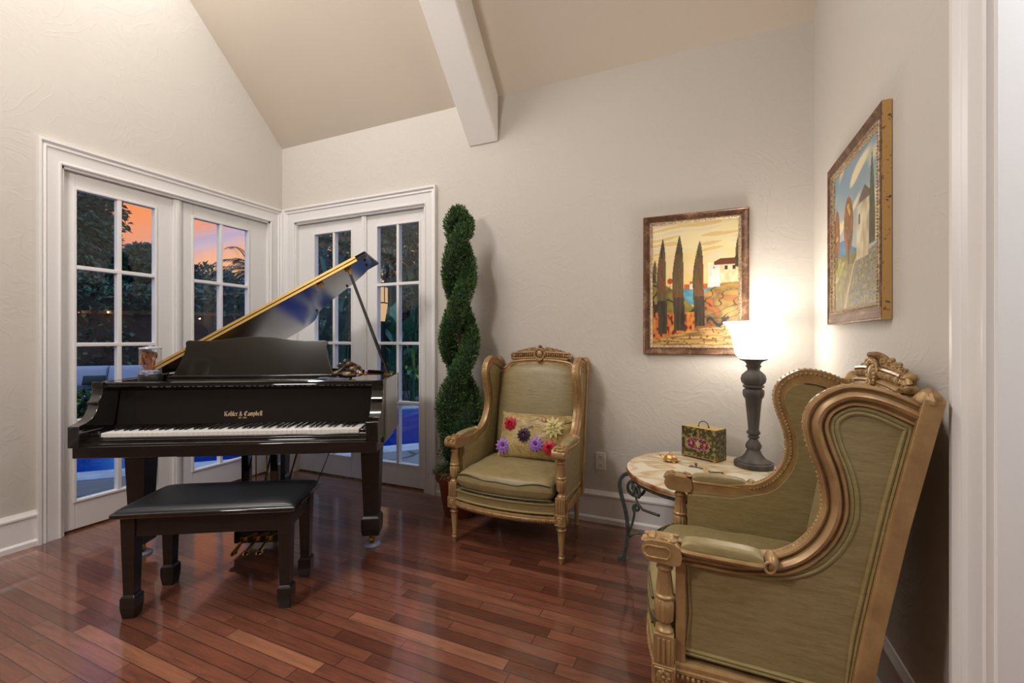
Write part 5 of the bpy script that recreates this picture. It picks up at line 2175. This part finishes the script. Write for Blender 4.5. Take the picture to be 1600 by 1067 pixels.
def at(u, b):
    """ground point on the photo column u where distance away from the house corner equals b"""
    k_ = (u - 800) / 684
    a_ = math.atan(297 / 684)
    d = (k_ * math.cos(a_) - math.sin(a_), math.cos(a_) + k_ * math.sin(a_))
    s_ = b / ((-d[0] + d[1]) * Q2)
    return Vector((d[0] * s_, d[1] * s_, 0))


def tree(label, p, h, r_, n, ln=.16, w=.04, cz=None, group='trees beyond the garden wall'):
    t = thing('tree', label, 'tree', (p.x, p.y, PZ), 0, group)
    g = G()
    cz = cz if cz else h - r_[2]
    g.tube(cr([(0, 0, 0), (.06, .02, cz * .4), (-.03, .05, cz * .8), (.05, 0, cz + r_[2] * .4)], 5), .12, 8, radii=[.16 - .10 * i / 15 for i in range(16)])
    for i in range(5):
        a = i * 1.3
        g.tube([(0, 0, cz * .75), (math.cos(a) * r_[0] * .4, math.sin(a) * r_[1] * .4, cz), (math.cos(a) * r_[0] * .7, math.sin(a) * r_[1] * .7, cz + r_[2] * .3)], .04, 6)
    obj('trunk', g, BARK, t)
    g = G()
    blob_leaves(g, (0, 0, cz), r_, n, ln, w)
    for i in range(7):
        d = Vector((rnd.gauss(0, 1), rnd.gauss(0, 1), rnd.gauss(0, .8))).normalized()
        blob_leaves(g, (d.x * r_[0] * .7, d.y * r_[1] * .7, cz + d.z * r_[2] * .7), [q * .45 for q in r_], n // 9, ln, w)
    obj('foliage', g, DEEP, t, recalc=False, smooth=False)
    return t


tree('tall dark tree at the left edge of the left glass door', at(82, 14.5), 7.4, (1.25, 1.25, 2.4), 8500, cz=4.4)
tree('rounded dark tree in the upper right panes of the leftmost door leaf', at(224, 14.2), 4.2, (.78, .78, .72), 4200, cz=2.95)
tree('low distant tree beyond the hedge in the second door leaf', at(322, 15.5), 3.35, (1.0, 1.0, .7), 1800, cz=2.7)
tree('dark tree mass behind the left panes of the back doors', at(505, 12.6), 6.5, (1.6, 1.3, 2.4), 4500, cz=3.9)
tree('dark tree mass behind the right panes of the back doors', at(606, 13.2), 7.2, (1.7, 1.4, 2.7), 4500, cz=4.2)
tree('tree whose crown fills the rightmost panes of the back doors', at(668, 12.8), 6.6, (1.5, 1.3, 2.4), 4000, cz=3.9)

# hedge along the garden wall
g = G()
for i in range(15000):
    a = rnd.uniform(A0 + 1, A1 - .5)
    top_h = 2.40 + .22 * mnoise.noise(Vector((a * .7, 0, 0))) + .12 * mnoise.noise(Vector((a * 2.7, 4, 0)))
    z = 1.68 + (top_h - 1.68) * rnd.random() ** .7
    b = FB_ - .10 + rnd.uniform(-.14, .5) - .1 * (z > 2)
    if rnd.random() < .24:                       # creeper hanging down in patches
        if mnoise.noise(Vector((a * .8, 9, 2))) > .05:
            z = rnd.uniform(.5, 1.7)
            b = FB_ - .04 + rnd.uniform(-.08, .02)
    p = w45(a, b, z)
    g.leaf(p, (rnd.uniform(-1, 1) - -.0, rnd.uniform(-1, 1), rnd.uniform(-1, .6)), (rnd.uniform(-1, 1), rnd.uniform(-1, 1), 1), rnd.uniform(.08, .16), rnd.uniform(.025, .045), rnd.choice((0, 0, 1, 2)))
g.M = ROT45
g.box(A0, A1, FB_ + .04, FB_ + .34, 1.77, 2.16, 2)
g.M = Matrix()
hd = obj('hedge', g, DEEP, recalc=False, smooth=False)
tag(hd, 'dense dark hedge with hanging creeper on top of the garden wall', 'hedge')

BULB = emis('warm_garden_bulb', (1, .62, .28), 6)
for u, lab in ((124, 'small warm garden light on the wall rail in the far left pane'), (169, 'small warm garden light on the wall rail by the first muntin'), (312, 'small warm garden light low on the garden wall in the second door leaf')):
    p = at(u, FB_ - .09)
    t = thing('garden_light', lab, 'light', (p.x, p.y, 1.70 if u < 300 else 1.60), 0, 'garden lights on the wall')
    g = G()
    g.ball((0, 0, .03), .017, 10, 8)
    obj('bulb', g, BULB, t)
    g = G()
    g.box(-.012, .012, -.012, .012, .05, .07)
    g.tube([(0, 0, .06), (-.05, .05, .05)], .006, 6)
    obj('bracket', g, KEYBLACK, t, smooth=False)
    l_ = bpy.data.lights.new('garden_light_glow', 'POINT')
    l_.energy, l_.color, l_.shadow_soft_size = .4, (1, .55, .22), .03
    o = bpy.data.objects.new('garden_light_glow', l_)
    C.objects.link(o)
    o.location = (p.x + .08, p.y - .08, 1.66)

# palm seen through the second leaf
pp = at(393, 12.8)
palm = thing('palm_tree', 'feathery palm tree at the right edge of the second door leaf', 'palm', (pp.x, pp.y, PZ))
g = G()
g.tube([(0, 0, i * .3) for i in range(11)], .12, 10, radii=[.15 + .015 * (i % 2) for i in range(11)])
obj('trunk', g, BARK, palm)
g = G()
for i in range(34):
    a = i * 2.399
    el = R(72 - i * 3.6)
    L_ = rnd.uniform(1.1, 1.5)
    prev = Vector((0, 0, 3.0))
    d0 = Vector((math.cos(a) * math.cos(el), math.sin(a) * math.cos(el), math.sin(el)))
    pts = []
    for k_ in range(13):
        t = k_ / 12
        pts.append(Vector((0, 0, 3.0)) + d0 * (L_ * t) + Vector((0, 0, -.75 * L_ * t * t * math.cos(el * .6))))
    g.tube(pts, .012, 4, radii=[.016 - .012 * k_ / 12 for k_ in range(13)])
    for k_ in range(2, 13):
        d = (pts[k_] - pts[k_ - 1]).normalized()
        sd = d.cross(Vector((0, 0, 1))).normalized()
        for s_ in (-1, 1):
            for j in (0, .5):
                q = pts[k_ - 1].lerp(pts[k_], j)
                g.leaf(q, d * .75 + sd * s_ + Vector((0, 0, -.25)), (0, 0, 1), .36 * (1 - .55 * k_ / 13), .014, 2 if rnd.random() < .5 else 0)
obj('fronds', g, DEEP, palm, recalc=False, smooth=False)

# outdoor sofa across the pool
sp_ = at(140, 9.75)
sofa = thing('outdoor_sofa', 'low white cushioned outdoor sofa on the far side of the pool', 'sofa', (sp_.x, sp_.y, PZ), A45)
WHT = mat('white_outdoor_canvas', srgb(160, 160, 172), .8)
DKF = mat('dark_outdoor_frame', srgb(40, 44, 52), .5)
g = G()
g.box(-1.05, .62, -.40, .40, .22, .30)
for x in (-1.0, -.48, .06, .57):
    for y in (-.36, .36):
        g.box(x - .03, x + .03, y - .03, y + .03, 0, .23)
obj('frame', g, DKF, sofa, smooth=False)
for x in (-.95, -.4, .15):
    g = G()
    g.cushion(lambda u, v: ((x + .26 + u * .265, .0 + v * .36, .37), (0, 0, 1)), .07, 8, .4, 12, 10)
    obj('seat_cushion', g, DKF, sofa)
    g = G()
    g.cushion(lambda u, v: ((x + .26 + u * .27, .30 + .06 * v, .58 + v * .20), (0, -1, .2)), .08, 6, .4, 12, 10)
    obj('back_cushion', g, WHT, sofa)
g = G()
g.cushion(lambda u, v: ((.02 + .16 * u, .10 + .03 * v, .54 + .08 * v), (0, -1, .2)), .05, 2.2, .5, 14, 12)
pc_ = obj('round_cushion', g, mat('dark_green_canvas', srgb(34, 46, 40), .8))
pc_.location, pc_.rotation_euler = (sp_.x, sp_.y, PZ), (0, 0, A45)
tag(pc_, 'dark rounded cushion leaning on the white outdoor sofa', 'cushion')

# flowering shrubs at the far pool edge
FLW = mat('orange_flower', srgb(206, 140, 50), .6)
LIT = mat('leaf_bright_and_lit', srgb(96, 130, 52), .5, 0, srgb(140, 160, 70), 3)
for u, bb, hh, rr, fl_n, lab in ((104, 8.75, .32, .19, 30, 'low flowering shrub at the far pool edge, leftmost'), (135, 8.8, .36, .17, 40, 'low flowering shrub with yellow blooms at the far pool edge, beside the piano arm'), (166, 8.85, .36, .17, 20, 'low shrub at the far pool edge just above the piano corner'),
                                 (198, 8.85, .34, .17, 10, 'low shrub at the far pool edge behind the glass jar')):
    p = at(u, bb)
    t = thing('flowering_shrub', lab, 'shrub', (p.x, p.y, PZ), 0, 'shrubs along the far pool edge')
    g = G()
    blob_leaves(g, (0, 0, hh * .62), (rr, rr, hh * .6), 900, .07, .022)
    obj('foliage', g, [DEEP[1], LIT, DEEP[2]], t, recalc=False, smooth=False)
    g = G()
    for i in range(fl_n):
        a = rnd.uniform(0, 6.28)
        g.ball((rr * .8 * math.cos(a) * rnd.random(), rr * .8 * math.sin(a), hh * rnd.uniform(.6, 1.1)), .018, 6, 4, mi=i % 2)
    obj('flowers', g, [FLW, mat('pale_flower', srgb(190, 180, 190), .6)], t)
    g = G()
    for i in range(5):
        g.tube([(0, 0, 0), (rr * .4 * math.cos(i * 1.3), rr * .4 * math.sin(i * 1.3), hh * .6)], .008, 5)
    obj('stem', g, BARK, t)


# broad-leaved tropical plants beyond the pool behind the back doors
def broad(label, p, h, n, ln, w, lean=.5, m1=None):
    t = thing('tropical_plant', label, 'plant', (p.x, p.y, PZ), 0, 'broad-leaved plants beyond the pool')
    g = G()
    gs = G()
    for i in range(n):
        a = i * 2.399 + rnd.uniform(-.3, .3)
        el = R(rnd.uniform(28, 85))
        hh = h * rnd.uniform(.25, .8)
        base_p = Vector((rnd.uniform(-.12, .12), rnd.uniform(-.12, .12), 0))
        d = Vector((math.cos(a) * math.cos(el), math.sin(a) * math.cos(el), math.sin(el)))
        st = base_p + Vector((d.x * .2, d.y * .2, hh))
        gs.tube(cr([base_p, base_p.lerp(st, .6) + d * .03, st], 3), .012, 5)
        L_ = ln * rnd.uniform(.7, 1.2)
        sd = d.cross(Vector((0, 0, 1)))
        if sd.length < .05:
            sd = Vector((1, 0, 0))
        sd.normalize()
        cs = []
        for k_ in range(7):
            t_ = k_ / 6
            q = st + d * (L_ * t_) + Vector((0, 0, -.55 * L_ * t_ * t_ * lean))
            ww = w * math.sin(PI * min(1, .06 + t_ * .94)) ** .7 if k_ < 6 else .004
            cs.append((q, ww))
        vs = []
        for q, ww in cs:
            vs += [q - sd * ww + Vector((0, 0, ww * .25)), q, q + sd * ww + Vector((0, 0, ww * .25))]
        fs = []
        for k_ in range(6):
            o_ = k_ * 3
            fs += [(o_, o_ + 1, o_ + 4, o_ + 3), (o_ + 1, o_ + 2, o_ + 5, o_ + 4)]
        g.add(vs, fs, rnd.choice((0, 1, 1)))
    obj('leaves', g, m1 or [DEEP[0], DEEP[1]], t, recalc=False, smooth=True)
    obj('stem', gs, DEEP[1], t)
    return t


TROP = [mat('banana_leaf', srgb(70, 120, 86), .35, 0, srgb(96, 140, 104), 4), DEEP[1]]
LITG = [LIT, DEEP[1]]  # lamplight on the low right plant put into its leaf colour
broad('tall banana-like plant with a pale upright leaf in the top right-hand door panes', at(611, 9.6), 2.9, 9, 1.15, .20, .2, TROP)
broad('bushy broad-leaved plant low in the rightmost door panes, light painted into its leaves', at(648, 8.9), 1.2, 26, .62, .06, .9, LITG)
broad('broad-leaved plant beyond the pool left of the bright-leaved plant', at(622, 9.0), 1.5, 24, .6, .08, .8)
broad('broad-leaved plant in the left leaf of the back doors', at(500, 9.5), 2.2, 24, .8, .09, .7)
broad('broad-leaved plant behind the raised piano lid', at(535, 9.4), 2.6, 22, .9, .10, .6)
broad('large-leaved plant at the middle of the back doors', at(580, 9.3), 2.0, 22, .8, .10, .7)
broad('plant with drooping leaves in the upper panes at the right', at(652, 9.9), 3.2, 24, .9, .08, 1.0)
broad('leafy plant in the upper left panes of the back doors', at(512, 10.0), 3.3, 20, .9, .10, .8, TROP)

# lit lantern seen through the back door
lp_ = at(596, 7.95)
lan = thing('garden_lantern', 'tall warm glowing garden lantern on a post, in the pane beside the piano lid prop', 'lantern', (lp_.x, lp_.y, PZ + .02), R(20))
g = G()
g.box(-.14, .14, -.14, .14, 0, .04)
g.box(-.05, .05, -.05, .05, .04, 1.50)
obj('post', g, KEYBLACK, lan, smooth=False)
g = G()
g.taper(0, 0, 1.55, 1.86, .045, .045, .085, .085)
g.box(-.085, .085, -.085, .085, 1.885, 2.14)
obj('lantern_glass', g, emis('lantern_glow', (1, .62, .30), .62), lan, smooth=False)
g = G()
g.box(-.09, .09, -.09, .09, 1.862, 1.884)
g.taper(0, 0, 2.14, 2.24, .11, .11, .02, .02)
g.box(-.05, .05, -.05, .05, 1.50, 1.552)
for sx in (-1, 1):
    for sy in (-1, 1):
        g.box(sx * .085 - .006, sx * .085 + .006, sy * .085 - .006, sy * .085 + .006, 1.86, 2.14)
g.tube(cr([(-.02, -.092, 2.14), (.02, -.095, 2.05), (-.03, -.095, 1.95), (-.06, -.092, 1.88)], 5), .006, 6)
obj('lantern_frame', g, KEYBLACK, lan, smooth=False)

# ================================================================= WORLD, LIGHTS, CAMERA
w = bpy.data.worlds.new('dusk')
bpy.context.scene.world = w
w.use_nodes = True
nt = w.node_tree
nt.nodes.clear()


class WN(N):
    def __init__(s, t):
        s.t = t
        s.b = None


m = WN(nt)
out = m.n('ShaderNodeOutputWorld')
bg = m.n('ShaderNodeBackground')
m.l(bg.outputs[0], out.inputs[0])
tc = m.n('ShaderNodeTexCoord')
sp = m.n('ShaderNodeSeparateXYZ')
m.l(tc.outputs['Generated'], sp.inputs[0])
mp = m.n('ShaderNodeMapping')
mp.inputs['Scale'].default_value = (1.6, 1.6, 7)
m.l(tc.outputs['Generated'], mp.inputs[0])
cl = m.noise(mp.outputs[0], 2.2, 5, .55, .6)
z = m.math('ADD', m.math('ADD', sp.outputs[2], m.math('MULTIPLY', m.math('SUBTRACT', .53, sp.outputs[1]), .55)), m.math('MULTIPLY', m.math('SUBTRACT', cl, .5), .10))
sun = m.ramp(z, [(0, srgb(250, 194, 114)), (.10, srgb(242, 182, 124)), (.16, srgb(230, 168, 138)), (.19, srgb(184, 166, 188)), (.208, srgb(184, 160, 180)), (.235, srgb(224, 146, 116)), (.28, srgb(236, 142, 88)), (.40, srgb(230, 140, 100)), (.62, srgb(110, 128, 176))])
blue = m.ramp(sp.outputs[2], [(-.02, srgb(60, 70, 90)), (.1, srgb(120, 134, 170)), (.35, srgb(150, 176, 222)), (1, srgb(160, 190, 240))])
dt = m.n('ShaderNodeVectorMath', operation='DOT_PRODUCT')
m.l(tc.outputs['Generated'], dt.inputs[0])
dt.inputs[1].default_value = (-.86, .5, 0)
f = m.ramp(dt.outputs['Value'], [(.45, 0), (.75, 1)])
m.l(m.mix(f, blue, sun), bg.inputs[0])
m.l(m.math('ADD', SKY_LOW, m.math('MULTIPLY', m.ramp(sp.outputs[2], [(.42, 0), (.8, 1)]), SKY_E)), bg.inputs[1])


def area(name, loc, target, size, energy, col, sy=None, shape='RECTANGLE', spread=PI):
    l_ = bpy.data.lights.new(name, 'AREA')
    l_.shape = shape
    l_.size = size
    if shape in ('RECTANGLE', 'ELLIPSE'):
        l_.size_y = sy or size
    l_.energy, l_.color = energy, col
    l_.spread = spread
    o = bpy.data.objects.new(name, l_)
    C.objects.link(o)
    o.location = loc
    o.rotation_euler = (Vector(target) - Vector(loc)).to_track_quat('-Z', 'Y').to_euler()
    return o


for (n_, a_) in LIGHTS:
    area(n_, **a_)
for (n_, loc_, e_, c_, r_) in POINTS:
    l_ = bpy.data.lights.new(n_, 'POINT')
    l_.energy, l_.color, l_.shadow_soft_size = e_, c_, r_
    o = bpy.data.objects.new(n_, l_)
    C.objects.link(o)
    o.location = loc_

cam = bpy.data.cameras.new('camera')
cam.sensor_width = 36
cam.lens = 36 * 684 / 1600
cam.shift_y = -3.5 / 1600
cam.clip_start = .05
co = bpy.data.objects.new('camera', cam)
C.objects.link(co)
co.location = (0, 0, 1.2)
co.rotation_euler = (PI / 2, 0, math.atan(297 / 684))
sc_ = bpy.context.scene
sc_.camera = co
sc_.view_settings.view_transform = 'Standard'
sc_.view_settings.look = 'None'
sc_.view_settings.exposure = EXPOSURE
sc_.view_settings.gamma = 1
sc_.view_settings.use_curve_mapping = False
sc_.cycles.max_bounces = 10
sc_.cycles.transparent_max_bounces = 16
sc_.cycles.use_denoising = True
sc_.cycles.sample_clamp_indirect = 6
sc_.cycles.caustics_reflective = False
